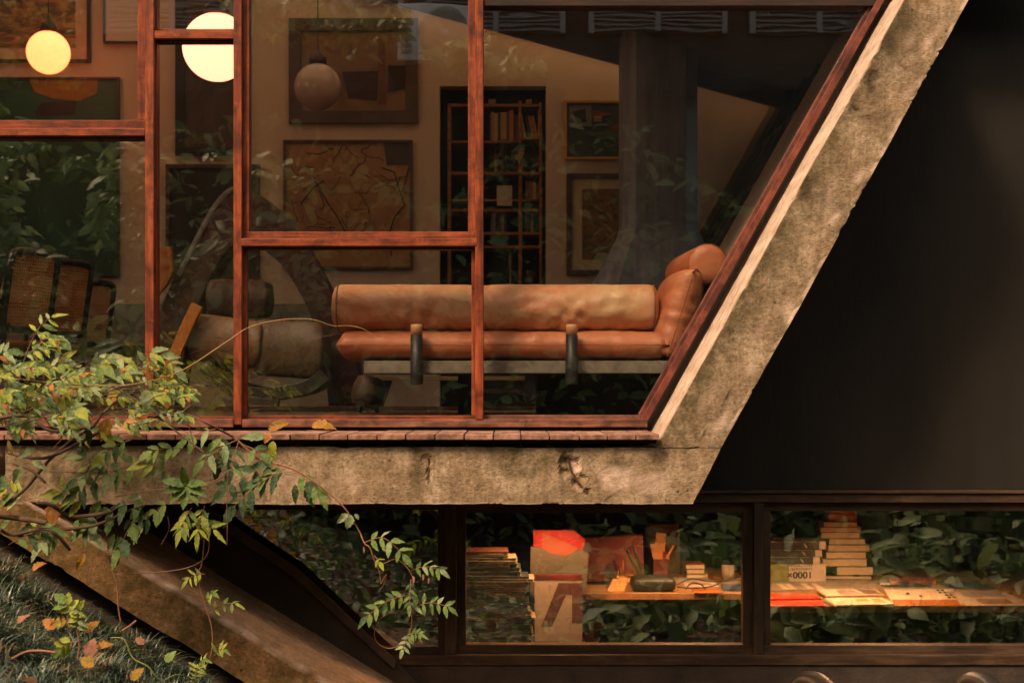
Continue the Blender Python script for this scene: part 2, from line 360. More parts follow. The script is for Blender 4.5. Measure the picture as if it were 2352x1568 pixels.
def col_stain_and_light(q, p, k):
    edge = 2079 - 0.5577*q[1]; u = (q[0]-edge)/150.0; n1 = noise.noise(Vector((q[0]*0.008, q[1]*0.008, 2)))
    n2 = noise.noise(Vector((q[0]*0.03, q[1]*0.03, 5)))
    m = 0; d = 0; b = 0
    if k == 0:
        m = 1.0*sstep(0.60, 0.02, u + 0.42*n1 + 0.12*n2)*(0.8+0.5*n1) + 0.25*sstep(0.2,0.6,n1)
        d = 0.95*blob(q, 1962, 240, 24, 30, 0.9) + 0.8*blob(q, 2000, 175, 22, 40, 0.9) + 0.5*blob(q, 2035, 90, 28, 50, 0.8) + 0.35*blob(q, 1850, 420, 25, 50, 0.8)
        sx = (q[1]-268+0.13*(q[0]-1930))
        if q[0] < 2010: d += 0.9*max(0, 1-abs(sx-6)/3.0)
        d += 0.9*max(0, 1-abs(q[0]-(1700-0.62*(q[1]-862)))/2.0)*(1 if 855 < q[1] < 1015 else 0)
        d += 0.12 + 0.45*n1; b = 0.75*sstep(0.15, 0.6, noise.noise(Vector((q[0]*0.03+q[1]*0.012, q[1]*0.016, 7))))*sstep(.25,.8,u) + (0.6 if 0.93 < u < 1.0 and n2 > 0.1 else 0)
        if abs(u) < 0.03: m = 0.6
    else:
        b = 1.0 - 0.05*k + 0.4*n2; d = 0.15*sstep(0.1,0.5,n2)  # worn pinkish side faces, with the light falling on them painted in
    return (min(1,max(0,m)), min(1,max(0,d)), min(1,max(0,b)))
rough_slab('column', [(1507,1027.5),(1657,1027.5),(2258,-60),(2112,-60)], YF, 0.285, 26, 190, 14, col_stain_and_light, None, 0.011, 0.003, seed=4)
def leg_stain(q, p, k):
    n1 = noise.noise(Vector((q[0]*0.006, q[1]*0.006, 3))); n2 = noise.noise(Vector((q[0]*0.03, q[1]*0.03, 8)))
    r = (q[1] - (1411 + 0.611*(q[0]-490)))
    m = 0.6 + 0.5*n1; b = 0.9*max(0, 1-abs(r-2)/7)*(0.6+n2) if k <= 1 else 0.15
    if k > 0: m *= 0.3
    return (min(1,max(0,m)), 0.25*max(0,n2+n1), min(1,max(0,b)))
rough_slab('slanting_leg', [(-260,1064),(1000,1833),(1120,1796),(-160,1014)], YF, 0.232, 230, 20, 14, leg_stain, None, 0.012, 0.006, CONC_LEG, seed=9)
mb = MB(); mb.tube([P(984,1052,-0.52), P(986,1075,-0.522), P(983,1106,-0.523)], 0.004, 5); mb.build('exposed_rebar', simple('rusty_steel', (0.10,0.035,0.012), (0.04,0.014,0.006), 40, rough=0.9), house)
mb = MB(); mb.tube([P(1304,1052,-0.515), P(1314,1085,-0.515), P(1332,1112,-0.52), P(1350,1133,-0.524)], 0.005, 5); mb.build('exposed_rebar', bpy.data.materials['rusty_steel'], house)

# deck of planks
deck = holder('deck', house)
mb = MB(); mb.box(PX(-60,-0.5), PX(1508,-0.5), -0.50, -0.46, 1.392, 1.4095); mb.box(PX(-60,-0.5), PX(1490,-0.2), -0.20, -0.15, 1.37, 1.4095); mb.build('joist', MATTE_BLACK, deck)
edges = [680-67*i for i in range(12, 0, -1)] + [680,748,815,884,951,1020,1088,1156,1221,1288,1357.7,1424,1491,1546]
for a, b in zip(edges[:-1], edges[1:]):
    x0 = PX(a*0.98+random.uniform(-.4,.4), -0.57) + 0.0022; x1 = PX(b*0.98, -0.57) - 0.0022
    mb = MB(); dz = random.uniform(-0.002,0.0025); dy = random.uniform(-0.006,0.004)
    mb.box(x0, x1, -0.57+dy, -0.02, 1.4105, 1.4335+dz); mb.build('plank', W_DECK, deck, 0.003)

# --- upper window
win = holder('window', house)
def piece(name, x0, x1, y0, y1, Ya, Yb, mat, bev=0.003):
    mb = MB(); mb.pbox(x0, x1, y0, y1, Ya, Yb); return mb.build(name, mat, win, bev)
TOP = -330
piece('post', 333, 353, TOP, 962, -0.06, 0.06, W_V)
piece('post', 536, 555, TOP, 975, -0.06, 0.06, W_V)
piece('post', 1091.5, 1110, TOP, 963, -0.06, 0.06, W_V)
piece('post', -420, -395, TOP, 962, -0.06, 0.06, W_V)
piece('sill', -420, 535.5, 962, 981, -0.056, 0.07, W_SILL); piece('sill', 555.6, 1487, 962.5, 981, -0.056, 0.07, W_SILL)
piece('rail', -394, 333, 294.5, 312, -0.052, 0.05, W_H); piece('rail', 352, 537, 70.5, 89, -0.054, 0.05, W_H)
piece('rail', 554, 1096, 547, 565, -0.062, 0.05, W_H)
piece('head_rail', 1109, 2030, -30, 14, -0.045, 0.06, W_NIGHT); piece('head_rail', -420, 1092, TOP-40, TOP, -0.05, 0.06, W_DARK)
def sash(x0, x1, y0, y1, t, b, l=None, r=None, Ya=-0.028):
    l = t if l is None else l; r = t if r is None else r
    if b: piece('sash_rail', x0, x1, y1-b, y1, Ya, 0.045, W_H, 0.002)
    if t: piece('sash_rail', x0, x1, y0, y0+t, Ya, 0.045, W_DARK, 0.002)
    if l: piece('sash_stile', x0, x0+l, y0+t+0.2, y1-b-0.2, Ya+0.001, 0.044, W_V, 0.002)
    if r: piece('sash_stile', x1-r, x1, y0+t+0.2, y1-b-0.2, Ya+0.001, 0.044, W_V, 0.002)
sash(-395, 334, TOP, 296, 12, 20, 18, 18); sash(554, 1093, TOP, 548, 12, 16, 18, 18)
sash(554, 1093, 564, 963, 9, 9, 12, 10, -0.018)
sash(352, 537, 88, 963, 9, 7, 8, 0.0, -0.018); sash(352, 537, TOP, 71, 9, 4, 8, 0.0, -0.018)
sash(-395, 334, 311, 963, 10, 7, 14, 0.0, -0.018)
piece('sash_rail', 1110, 1475, 953, 963, -0.018, 0.045, W_SILL, 0.002)
def pane(x0, x1, y0, y1):
    mb = MB(); mb.pbox(x0, x1, y0, y1, 0.004, 0.010); return mb.build('pane', GLASS, win)
pane(-390, 330, TOP+4, 290); pane(-390, 336, 314, 958); pane(350, 540, 92, 958); pane(350, 540, TOP+4, 68)
pane(560, 1088, TOP+4, 542); pane(560, 1088, 568, 958)
mb = MB(); mb.pprism([(1106,958),(1474,958),(2030,-28),(1106,-28)], 0.004, 0.010); mb.build('pane', GLASS, win)
def slope_strip(name, o0, o1, Ya, Yb, mat, ylo=951):
    mb = MB(); f = lambda o, y: (1468 + o + 0.5636*(951-y), y)
    mb.pprism([f(o0,ylo), f(o1,ylo+10), f(o1,-60), f(o0,-60)], Ya, Yb); return mb.build(name, mat, win, 0.002)
slope_strip('slanting_bead', 0, 10.5, -0.026, 0.05, W_S); slope_strip('slanting_stile', 10.8, 28.5, -0.05, 0.055, W_S, 962)

# --- room shell
YB = 3.5
def LX(z, Y=0): y = VY - (z-ZC)*F/D; return PX(1490 + 0.5636*(951-y), 0)       # inner face of the slanting side wall
ZFl = 1.495
def hpart(name, fn, mat, bev=0):
    mb = MB(); fn(mb); return mb.build(name, mat, house, bev)
ztop = 5.3
SIDE = simple('dark_side_wall', (0.17,0.135,0.10), (0.11,0.088,0.065), 4, rough=0.8)
def swp(m, za, zb, ya, yb, t0=0.0, t1=0.14): m.prism([(LX(za)+t0,za),(LX(za)+t1,za),(LX(zb)+t1,zb),(LX(zb)+t0,zb)], ya, yb)
SW0, SW1, SY0, SY1 = 1.95, 3.70, 1.25, 3.44
hpart('side_wall', lambda m: (swp(m, 1.3, SW0, 0.09, YB+.1), swp(m, SW1, 4.2, 0.09, YB+.1), swp(m, SW0+.0005, SW1-.0005, 0.09, SY0), swp(m, SW0+.0005, SW1-.0005, SY1, YB+.1)), SIDE)
sw = holder('added_side_window', house)  # gridded window added, and sized, to let light reach the back wall
def sws(n, *a): mb = MB(); swp(mb, *a); return mb.build(n, MATTE_BLACK if n != 'pane' else GLASS, sw)
for i in range(6): y_ = SY0+.001+(SY1-SY0-.042)*i/5; sws('mullion', SW0+.001, SW1-.001, y_, y_+.04, .045, .085)
for i in range(5):
    z_ = SW0+.001+(SW1-SW0-.042)*i/4
    for j in range(5): y_ = SY0+.0415+(SY1-SY0-.042)*j/5; sws('glazing_bar', z_, z_+.04, y_+.0005, y_+(SY1-SY0-.042)/5-.041, .05, .08)
sws('pane', SW0+.002, SW1-.002, SY0+.002, SY1-.002, .062, .067)
def ceil_z(x): return ZC + 2.53 - 0.270*(x + 0.248)
def cpiece(m, xa, xb, ya, yb, lo=0.0, hi=0.2): m.prism([(xa,ceil_z(xa)+lo),(xb,ceil_z(xb)+lo),(xb,ceil_z(xb)+hi),(xa,ceil_z(xa)+hi)], ya, yb)
SKX = -0.75
fm, ft, fb = newmat('added_frosted_panel'); ftl = N(ft, 'ShaderNodeBsdfTranslucent'); ftl.inputs[0].default_value = (0.66, 0.56, 0.45, 1); ft.links.new(ftl.outputs[0], ft.nodes['Material Output'].inputs[0])
fm2, ft, fb = newmat('added_wash_panel'); ftl = N(ft, 'ShaderNodeBsdfTranslucent'); ftl.inputs[0].default_value = (0.80, 0.67, 0.52, 1); ft.links.new(ftl.outputs[0], ft.nodes['Material Output'].inputs[0])  # unseen panel added to wash the back wall with light
hpart('ceiling', lambda m: (cpiece(m, -4.7, 2.02, 0.065, 0.8), cpiece(m, -4.7, 2.02, 3.47, YB+0.4), cpiece(m, -4.7, SKX, 3.35, 3.4695), cpiece(m, 1.86, 2.02, 3.06, 3.4695), cpiece(m, SKX, 2.02, 2.5, 3.0595), cpiece(m, SKX, -.65, .8005, 1.3995), cpiece(m, -.04, 2.02, 1.9, 2.4995),
      cpiece(m, 1.45, 2.02, .8005, 1.3995), cpiece(m, .68, 2.02, 1.4, 1.8995), cpiece(m, -4.7, -4.5, 0.8005, 3.3495)), CEIL)
hpart('added_beam', lambda m: cpiece(m, SKX, 2.0, 3.021, 3.058, -.12, -.001), CEIL)  # beam added to screen the wall-washing panel behind it from view
for xa, xb, ya, yb, mm in ((-4.4995, SKX-.0005, .801, 3.349, fm), (-.6495, 1.4495, .801, 1.399, fm), (SKX+.0005, .6795, 1.4005, 1.899, fm), (SKX+.0005, -.0405, 1.9005, 2.499, fm), (SKX+.0005, 1.8595, 3.0605, 3.469, fm2)):
    hpart('added_rooflight', lambda m: cpiece(m, xa, xb, ya, yb, 0.02 if mm is fm2 else 0.12, 0.04 if mm is fm2 else 0.14), mm)  # unseen translucent roof panels added to brighten the upper room
hpart('floor', lambda m: m.box(-4.7, LX(1.4)+0.05, -0.015, YB+0.5, 1.20, ZFl - 0.055) or m.box(-4.7, LX(1.45)-0.02, 0.075, YB+0.5, ZFl-0.052, ZFl), [FLOOR])
hpart('left_wall', lambda m: m.box(-4.7, -4.55, 0.07, YB+0.4, ZFl+0.002, ceil_z(-4.7)-0.003), PLASTER)
hpart('upper_wall', lambda m: m.prism([(-4.7,PZ(TOP-40,-.05)+.003),(PX(1092,-.05),PZ(TOP-40,-.05)+.003),(PX(1110,-.05),PZ(-30,-.05)+.003),(2.6,PZ(-30,-.05)+.003),(2.6,4.6),(-4.7,5.6)], -0.04, 0.063), CONC_IN)
# back wall round the bookcase niche and the low slot
nx0, nx1, nz0, nz1 = PX(1010,YB), PX(1254,YB), ZFl, PZ(198,YB)
sz0, sz1 = PZ(771,YB), PZ(698,YB); sx1 = nx0 - 0.12
def bw(m):
    m.box(-4.55, sx1, YB, YB+.15, sz1, 5.4); m.box(-4.55, sx1, YB, YB+.15, ZFl, sz0)
    m.box(sx1+.0005, nx0, YB, YB+.15, ZFl, 5.4); m.box(nx0+.0005, nx1-.0005, YB, YB+.15, nz1, 5.4)
    m.box(nx1, 2.6, YB, YB+.15, ZFl, 5.0)
    m.box(-4.55, sx1, YB+.45, YB+.5, ZFl, sz1+.2)
hpart('back_wall', bw, PLASTER)
hpart('low_ledge', lambda m: m.box(-4.5, sx1+0.1, YB-0.16, YB+.44, sz0-0.075, sz0-0.001), CONC_IN, 0.004)
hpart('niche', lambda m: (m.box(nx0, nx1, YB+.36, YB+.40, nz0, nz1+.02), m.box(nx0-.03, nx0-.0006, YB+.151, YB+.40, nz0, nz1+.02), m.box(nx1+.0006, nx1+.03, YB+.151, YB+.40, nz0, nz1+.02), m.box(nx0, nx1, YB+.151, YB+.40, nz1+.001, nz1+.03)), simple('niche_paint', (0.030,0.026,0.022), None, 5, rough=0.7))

# --- dark outer wall and lower storey
YW = 0.30
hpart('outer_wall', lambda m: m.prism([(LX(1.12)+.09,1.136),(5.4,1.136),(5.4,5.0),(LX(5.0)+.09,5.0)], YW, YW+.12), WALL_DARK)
lw = holder('window', house)
def lp(name, x0, x1, y0, y1, Ya, Yb, mat, bev=0.003):
    mb = MB(); mb.pbox(x0, x1, y0, y1, Ya, Yb); return mb.build(name, mat, lw, bev)
YL = 0.26
lp('head_rail', 300, 3330, 1134, 1154, YL, 0.37, W_DARK); lp('drip_mould', 1560, 3330, 1126, 1133.5, YL-0.012, 0.30, W_DARK, 0.004)
lp('sill', 845, 3330, 1503.5, 1527, YL-0.006, 0.38, W_DARK)
for x0, x1 in ((1020,1048),(1732,1754),(300,322),(2460,2482),(3300,3328)): lp('post', x0, x1, 1154.4, 1503, YL+0.002, 0.368, W_DARKV)
def lsash(x0, x1, gx0, gx1, gy0=1177, gy1=1480):
    lp('sash_rail', x0, x1, 1154.6, gy0, YL+.034, .366, W_DARK, .002); lp('sash_rail', x0, x1, gy1, 1503, YL+.034, .366, W_DARK, .002)
    lp('sash_stile', x0, gx0, gy0+.2, gy1-.2, YL+.035, .365, W_DARKV, .002); lp('sash_stile', gx1, x1, gy0+.2, gy1-.2, YL+.035, .365, W_DARKV, .002)
    mb = MB(); mb.pbox(gx0-3, gx1+3, gy0-3, gy1+3, 0.318, 0.324); mb.build('pane', GLASS_L, lw)
lsash(1048, 1732, 1070, 1707); lsash(1754, 2460, 1770, 2440, 1173, 1481); lsash(2482, 3300, 2500, 3282, 1173, 1481); lsash(322, 1020, 330, 1006, 1170, 1488)
hpart('lower_wall', lambda m: m.pbox(300, 3330, 1527.3, 1720, YL+.004, .40), simple('rough_dark_render', (0.050,0.031,0.020), (0.024,0.015,0.010), 9, rough=0.9, bmp=0.006, bs=30))
hpart('stair_cheek', lambda m: m.pprism([(300,1080),(470,1160),(560,1226),(684,1309),(911,1521),(1080,1680),(300,1680)], 0.236, 0.256), simple('brown_cheek_render', (0.05,0.03,0.016), (0.025,0.016,0.009), 5, rough=.9, bmp=.004, bs=25))
hpart('cheek_coping', lambda m: m.pprism([(470,1158),(560,1222),(684,1305),(911,1517),(905,1536),(676,1326),(552,1244),(462,1180)], 0.215, 0.2355), simple('worn_coping', (0.085,0.05,0.026), (0.04,0.024,0.013), 7, rough=.9, bmp=.004, bs=25), .003)
# lower room shell
LF = -0.32
def lroom(m):
    m.box(-2.6, 4.6, 3.2, 3.3, LF, 1.19)
    m.box(-2.7, -2.6, 0.41, 3.3, LF, 1.19); m.box(4.6, 4.7, 0.41, 3.3, LF, 1.19)
hpart('lower_room_wall', lroom, simple('dark_panelling', (0.10,0.055,0.03), (0.055,0.03,0.017), 4, (4,4,0.5), rough=0.7))
hpart('lower_room_ceiling', lambda m: m.box(-2.7, 4.7, 0.42, 3.3, 1.16, 1.196), CEIL)
hpart('lower_room_floor', lambda m: m.box(-2.7, 4.7, 0.41, 3.3, LF-.1, LF), FLOOR)
# ------------------------------------------------------------------ globe lamps
LAMP_LIT = emit('lit_opal_glass', (1.0, 0.16, 0.048), 2.7); LAMP_LIT2 = emit('lit_opal_glass_near', (1.0, 0.24, 0.14), 2.3)
OPAL = simple('unlit_opal_glass', (0.42,0.34,0.28), (0.36,0.29,0.24), 3, rough=0.12)
CAPM = simple('dark_bronze', (0.05,0.025,0.015), (0.03,0.015,0.01), 10, rough=0.4, metal=0.6)
def globe(px, py, rpx, Y, mat, label):
    c = P(px, py, Y); r = rpx/ppm(Y)
    t = thing('globe_lamp', label, 'pendant lamp', c, 'opal globe pendant lamps in the upper room')
    mb = MB(); prof = [(r*math.sin(math.pi*k/24), r*math.cos(math.pi*k/24)) for k in range(2, 25)]
    mb.lathe([(0.001, -r)] + [(max(a,0.001), b) for a, b in prof[::-1]], Matrix.Translation(c), 40); mb.build('globe', mat, t)
    mb = MB(); z = r*math.cos(math.pi*2/24); q = r*math.sin(math.pi*2.3/24)
    mb.lathe([(0.001,z-0.004),(q*1.25,z-0.006),(q*1.32,z+0.02),(q*1.1,z+0.05),(0.02,z+0.07),(0.012,z+0.10),(0.001,z+0.10)], Matrix.Translation(c), 24); mb.build('cap', CAPM, t)
    mb = MB(); mb.tube([c+Vector((0,0,z+.09)), (c.x,c.y,ceil_z(c.x)+.02)], 0.004, 6); mb.build('cord', MATTE_BLACK, t)
globe(111, 121, 49, 2.9, LAMP_LIT, 'smaller glowing globe lamp in front of the mounted picture at the top corner')
globe(498, 109, 78, 0.9, LAMP_LIT2, 'large glowing globe lamp crossed by the short wooden rail')
globe(730, 200, 54, 2.55, OPAL, 'unlit grey globe lamp hanging in front of the wide framed picture')

# ------------------------------------------------------------------ pictures on the back wall
def art(name, cols, scale, stretch=(1,1,1), dist=1.5, rough=0.6):
    m, t, b = newmat(name); v = coords(t, stretch); n = len(cols)
    f = tex(t, v, scale, 6, 0.62, dist); t.links.new(ramp(t, f, [(0.28+0.44*i/(n-1), c) for i, c in enumerate(cols)]), b.inputs['Base Color']); b.inputs['Roughness'].default_value = rough; return m
def picture(label, box, fr, frame_mat, img_mat, mat_w=0, mat_mat=None, Y=None, depth=0.035, extra=None, cat='picture'):
    x0, x1, y0, y1 = box; Y = YB-0.004 if Y is None else Y; Ya = Y - depth
    t = thing('framed_picture', label, cat, P((x0+x1)/2, y1, Y), 'pictures on the upper room wall')
    def fb(n, a, b, c, d): mb = MB(); mb.pbox(a, b, c, d, Ya, Y); mb.build(n, frame_mat, t, 0.002)
    fb('frame', x0, x1, y0, y0+fr); fb('frame', x0, x1, y1-fr, y1); fb('frame', x0, x0+fr, y0+fr+.1, y1-fr-.1); fb('frame', x1-fr, x1, y0+fr+.1, y1-fr-.1)
    if mat_w:
        mb = MB(); mb.pbox(x0+fr, x1-fr, y0+fr, y1-fr, Y-.014, Y-.008); mb.build('mount', mat_mat, t)
    a = fr + mat_w; mb = MB(); mb.pbox(x0+a, x1-a, y0+a, y1-a, Y-.018 if mat_w else Y-.016, Y-.0145 if mat_w else Y-.006); mb.build('image', img_mat, t)
    if extra: extra(t, Y-.0185)
    return t
FR_DARK = simple('dark_picture_frame', (0.035,0.022,0.014), None, 6, rough=0.4); FR_BROWN = simple('brown_picture_frame', (0.075,0.036,0.022), (0.035,0.018,0.012), 9, (1,1,1), rough=0.5)
FR_GOLD = simple('golden_picture_frame', (0.55,0.30,0.04), (0.40,0.20,0.03), 9, rough=0.4); MOUNT = simple('cream_mount', (0.50,0.39,0.24), (0.45,0.35,0.21), 9, rough=0.9)
MOUNT_W = simple('warm_mount', (0.60,0.42,0.28), None, 2, rough=0.9)
def shapes(*args):
    def fn(t, Y):
        for k, (nm, poly, m) in enumerate(args):
            mb = MB(); Yk = Y - 0.0008*(k+1); mb.pprism(poly, Yk, Yk+0.0006); mb.build(nm, m, t)
    return fn
col = lambda n, c, c1=None, s=8: simple('paint_'+n, c, c1, s, rough=0.7)
picture('picture with brown drawing on a wide warm mount behind the smaller lit globe', (-70,206,-110,143), 7, FR_DARK, art('brown_art', [(0.03,0.02,0.012),(0.10,0.05,0.02),(0.32,0.15,0.05),(0.42,0.26,0.12)], 4, (1,1,2.5), 2.5), 26, MOUNT_W)
picture('small pale picture with thin dark frame beside the upper window post', (236,330,-60,99), 4.5, FR_DARK, simple('pale_print', (0.55,0.50,0.45), (0.46,0.42,0.38), 3, rough=0.5))
def green_extra(t, Y): shapes(
    ('paint_patch', [(66,182),(150,179),(226,181),(222,215),(180,233),(120,226),(80,212)], col('ochre',(0.26,0.15,0.016),(0.15,0.085,0.012),14)),
    ('paint_patch', [(96,236),(176,232),(170,262),(110,268),(80,262)], col('umber',(0.03,0.02,0.012))),
    ('paint_patch', [(-58,560),(110,585),(262,590),(262,626),(-58,626)], col('bottle_green',(0.015,0.07,0.035))))(t, Y)
picture('tall green painting with an ochre patch behind the cane chairs', (-70,273,177,634), 5, FR_DARK, art('green_art', [(0.010,0.026,0.018),(0.012,0.06,0.035),(0.018,0.10,0.058),(0.014,0.07,0.04)], 1.8, (1,1,1), 0.8), extra=green_extra)
picture('dark brown tall picture behind the large lit globe', (402,566,-60,357), 20, simple('near_black_frame', (0.014,0.012,0.010), None, 6, rough=0.4), art('umber_art', [(0.02,0.013,0.008),(0.05,0.03,0.015),(0.09,0.05,0.022)], 3))
picture('very dark picture above the armchair behind the window post', (380,596,377,640), 9, FR_BROWN, art('night_art', [(0.010,0.010,0.008),(0.016,0.018,0.012),(0.035,0.028,0.018)], 3))
picture('wide picture in a heavy brown frame behind the unlit globe', (663,960,42,283), 29, FR_BROWN, art('sienna_art', [(0.06,0.03,0.015),(0.15,0.075,0.03),(0.20,0.11,0.045),(0.11,0.05,0.025)], 3, (1,1,1.6), 1.2),
    extra=shapes(('paint_patch', [(785,165),(870,163),(866,232),(800,226)], col('maroon',(0.05,0.016,0.014),(0.02,0.01,0.01),22)), ('paint_patch', [(868,90),(884,90),(888,240),(870,240)], col('rust',(0.16,0.05,0.02))), ('paint_patch', [(890,150),(930,150),(930,205),(893,210)], col('brown_black',(0.025,0.015,0.010)))))
def drawing(t, Y):
    shapes(('paint_patch', [(880,325),(941,325),(941,378),(888,380)], col('charcoal',(0.05,0.032,0.02),(0.03,0.02,0.014))))(t, Y)
    mb = MB(); rr = random.Random(5)
    def stroke(pts, wd): mb.tube([P(x, y, Y-.001) for x, y in pts], wd, 4, cap=False)
    for k in range(46):
        x = rr.uniform(662,900); y = rr.uniform(335,600); a = rr.uniform(0,6.28); pts = [(x,y)]
        for i in range(rr.randint(4,9)):
            a += rr.uniform(-0.9,0.9); x += 9*math.cos(a); y += 9*math.sin(a); x = min(max(x,657),938); y = min(max(y,330),608); pts.append((x,y))
        stroke(pts, rr.choice((0.0011,0.0016,0.0026)))
    for pts in ([(876,385),(905,395),(918,440),(930,470),(905,500),(893,540),(900,590)], [(940,380),(925,440),(935,442)], [(720,405),(755,470),(770,490),(800,545)], [(690,470),(720,430),(745,415)]):
        stroke(pts, 0.0042)
    mb.build('ink_lines', simple('dark_ink', (0.045,0.022,0.012), None, 5, rough=0.9), t)
picture('large ochre drawing of tangled dark ink lines in a thin frame', (650,947,321,618), 6, FR_BROWN, art('ochre_art', [(0.20,0.105,0.042),(0.27,0.145,0.06),(0.32,0.19,0.085)], 4), extra=drawing)
picture('small green and red abstract painting in a thin golden frame', (1296,1470,230,366), 6, FR_GOLD, art('dark_green_art', [(0.012,0.016,0.010),(0.025,0.04,0.022),(0.05,0.075,0.03)], 4, (1,1,1.6)),
    extra=shapes(('paint_patch', [(1307,243),(1358,240),(1360,290),(1308,294)], col('stone',(0.17,0.15,0.10))), ('paint_patch', [(1315,257),(1345,250),(1347,280),(1328,286)], col('black_green',(0.015,0.024,0.018))),
    ('paint_patch', [(1362,252),(1405,262),(1366,272)], col('red_ochre',(0.20,0.04,0.015))), ('paint_patch', [(1398,292),(1445,270),(1445,330),(1428,325)], col('red_ochre2',(0.17,0.05,0.015))), ('paint_patch', [(1345,305),(1425,300),(1440,318),(1380,322)], col('leaf_green',(0.06,0.10,0.03))), ('paint_patch', [(1363,268),(1382,268),(1382,280),(1363,280)], col('tan',(0.28,0.19,0.09)))))
picture('brown framed picture with a wide cream mount beside the grey hood', (1301,1500,398,632), 12, FR_BROWN, art('autumn_art', [(0.03,0.03,0.018),(0.13,0.045,0.015),(0.20,0.10,0.03),(0.06,0.06,0.02),(0.16,0.06,0.02)], 9, (1,1,1.8), 1.0), 24, MOUNT)

# ------------------------------------------------------------------ bookcase in the niche, things on its shelves
SHELF = wood('orange_shelf_wood', (0.12,0.045,0.016), (0.26,0.10,0.03), (0.36,0.16,0.05), (1.2,8,8), 0.6, True, 0.3)
bc = thing('bookcase', 'orange brown bookcase set into the wall niche behind the sofa', 'bookcase', P(1180,655,YB+.03))
YS = YB + 0.03; YSb = YB + 0.352
def shelf(x0, x1, y, th=5): mb = MB(); mb.pbox(x0, x1, y-th, y+th, YS, YSb); mb.build('shelf', SHELF, bc, 0.002)
def upr(x0, x1, y0, y1): mb = MB(); mb.pbox(x0, x1, y0, y1, YS-.002, YSb-.002); mb.build('upright', SHELF, bc, 0.002)
upr(1028,1036,238,655); upr(1239,1245,236,655); upr(1191,1198,232,330); upr(1191,1199,404,655)
for y in (242, 398, 483, 536, 567): shelf(1036.3, 1238.7, y, 3.2)
shelf(1198.5, 1238.7, 318, 2.8); shelf(1036.3, 1190.5, 326, 2.6); shelf(1036.3, 1190.5, 460, 2.4); shelf(1199.5, 1238.7, 460, 2.4)
def bookmat(n, c): return simple('book_'+n, c, tuple(x*0.75 for x in c), 20, rough=0.6)
BM = {k: bookmat(k, c) for k, c in {'tan': (0.36,0.22,0.08), 'buff': (0.42,0.28,0.12), 'brown': (0.13,0.06,0.022), 'orange': (0.38,0.15,0.03), 'dark': (0.035,0.025,0.018), 'rust': (0.24,0.07,0.03), 'grey': (0.16,0.16,0.15), 'slate': (0.07,0.085,0.095), 'cream': (0.50,0.40,0.26)}.items()}
PAGES = simple('book_pages', (0.55,0.45,0.31), (0.42,0.33,0.22), 60, (0.5,0.5,8), rough=0.9)
def upright_book(x0, x1, ytop, ybot, mk, label, lean=0.0, Y=None):
    Y = YS + 0.02 if Y is None else Y; k = 1/ppm(Y); wd = (x1-x0)*k; h = (ybot-ytop)*k; c = P((x0+x1)/2, ybot, Y)
    t = thing('book', label, 'book', c, 'books standing in the bookcase')
    Mx = Matrix.Translation(c) @ Matrix.Rotation(R(lean), 4, 'Y'); sg = 0.0 if lean == 0 else wd/2*abs(math.sin(R(lean)))
    Mx = Matrix.Translation((0,0,sg)) @ Mx
    def bx(n, a, b, y0, y1, z0, z1, m): mb = MB(); mb.obox(Mx @ Matrix.Translation(((a+b)/2,(y0+y1)/2,(z0+z1)/2)), b-a, y1-y0, z1-z0); mb.build(n, m, t)
    bx('cover', -wd/2, wd/2, 0, 0.004, 0, h, BM[mk]); bx('cover', -wd/2, -wd/2+.003, .0042, .16, 0, h, BM[mk]); bx('cover', wd/2-.003, wd/2, .0042, .16, 0, h, BM[mk])
    bx('page_block', -wd/2+.0032, wd/2-.0032, .005, .155, .004, h-.004, PAGES)
k = 0.3125
def zx(z): return 999.6 + z*k
def zy(z): return 176.4 + z*k
UB = [(400,414,265,462,'brown','thin brown book'),(415,431,258,462,'tan','thin tan book'),(434,459,268,462,'buff','buff book'),(460,479,262,462,'dark','dark spine book'),(481,523,262,462,'tan','thick tan book'),(524,543,256,462,'brown','taller brown book'),(545,575,246,462,'orange','tallest orange book'),(576,596,280,462,'dark','dark narrow book'),(597,612,290,462,'brown','small brown book')]
for i, (a, b, c, d, m, l) in enumerate(UB):
    upright_book(zx(a), zx(b), zy(c), 323.2, m, l + (' next to the left edge' if i < 2 else ' in the row above the dark figurine') + ', upper left shelf')
for a, b, c, m, ln, l in ((632,650,262,'buff',-10,'steepest leaning buff book'),(668,690,278,'dark',-10,'leaning dark book between two pale ones'),(692,712,276,'tan',-12,'leaning tan book'),(716,738,278,'orange',-12,'last leaning orange book')):
    upright_book(zx(a)+6, zx(b)+6, zy(c)+3, 315, m, l + ', upper right shelf', ln)
upright_book(zx(757), zx(772), zy(242), 315, 'buff', 'slim upright book at the right end of upper shelf')
for a, b, c, m, l in ((432,456,478,'orange','orange book left of the dark figurine'),(480,512,474,'tan','tan book behind the dark figurine'),(402,418,500,'dark','dark book on the shelf of the figurine')):
    upright_book(zx(a), zx(b), zy(c), 394.6, m, l, 0, YS+.12)
for i, (a, b, c, m) in enumerate(((664,690,764,'brown'),(692,716,770,'rust'),(718,742,778,'buff'),(745,770,790,'brown'))): upright_book(zx(a), zx(b), zy(c), 457.4, m, ('brown','rust red','buff','last brown')[i] + ' book on the right shelf level with the note')
for i, (a, b, c, m) in enumerate(((405,422,1005,'slate'),(425,441,990,'grey'),(444,460,1010,'dark'),(470,486,1000,'slate'),(488,505,1012,'grey'),(508,522,1004,'dark'),(660,676,1000,'slate'),(680,700,1012,'dark'),(704,722,1004,'grey'))):
    upright_book(zx(a), zx(b), zy(c), 532.6, m, ('slate','grey','dark')[('slate','grey','dark').index(m)] + ' book below the note, ' + ('first','second','third','fourth','fifth','sixth','first right hand','second right hand','third right hand')[i] + ' in its row')
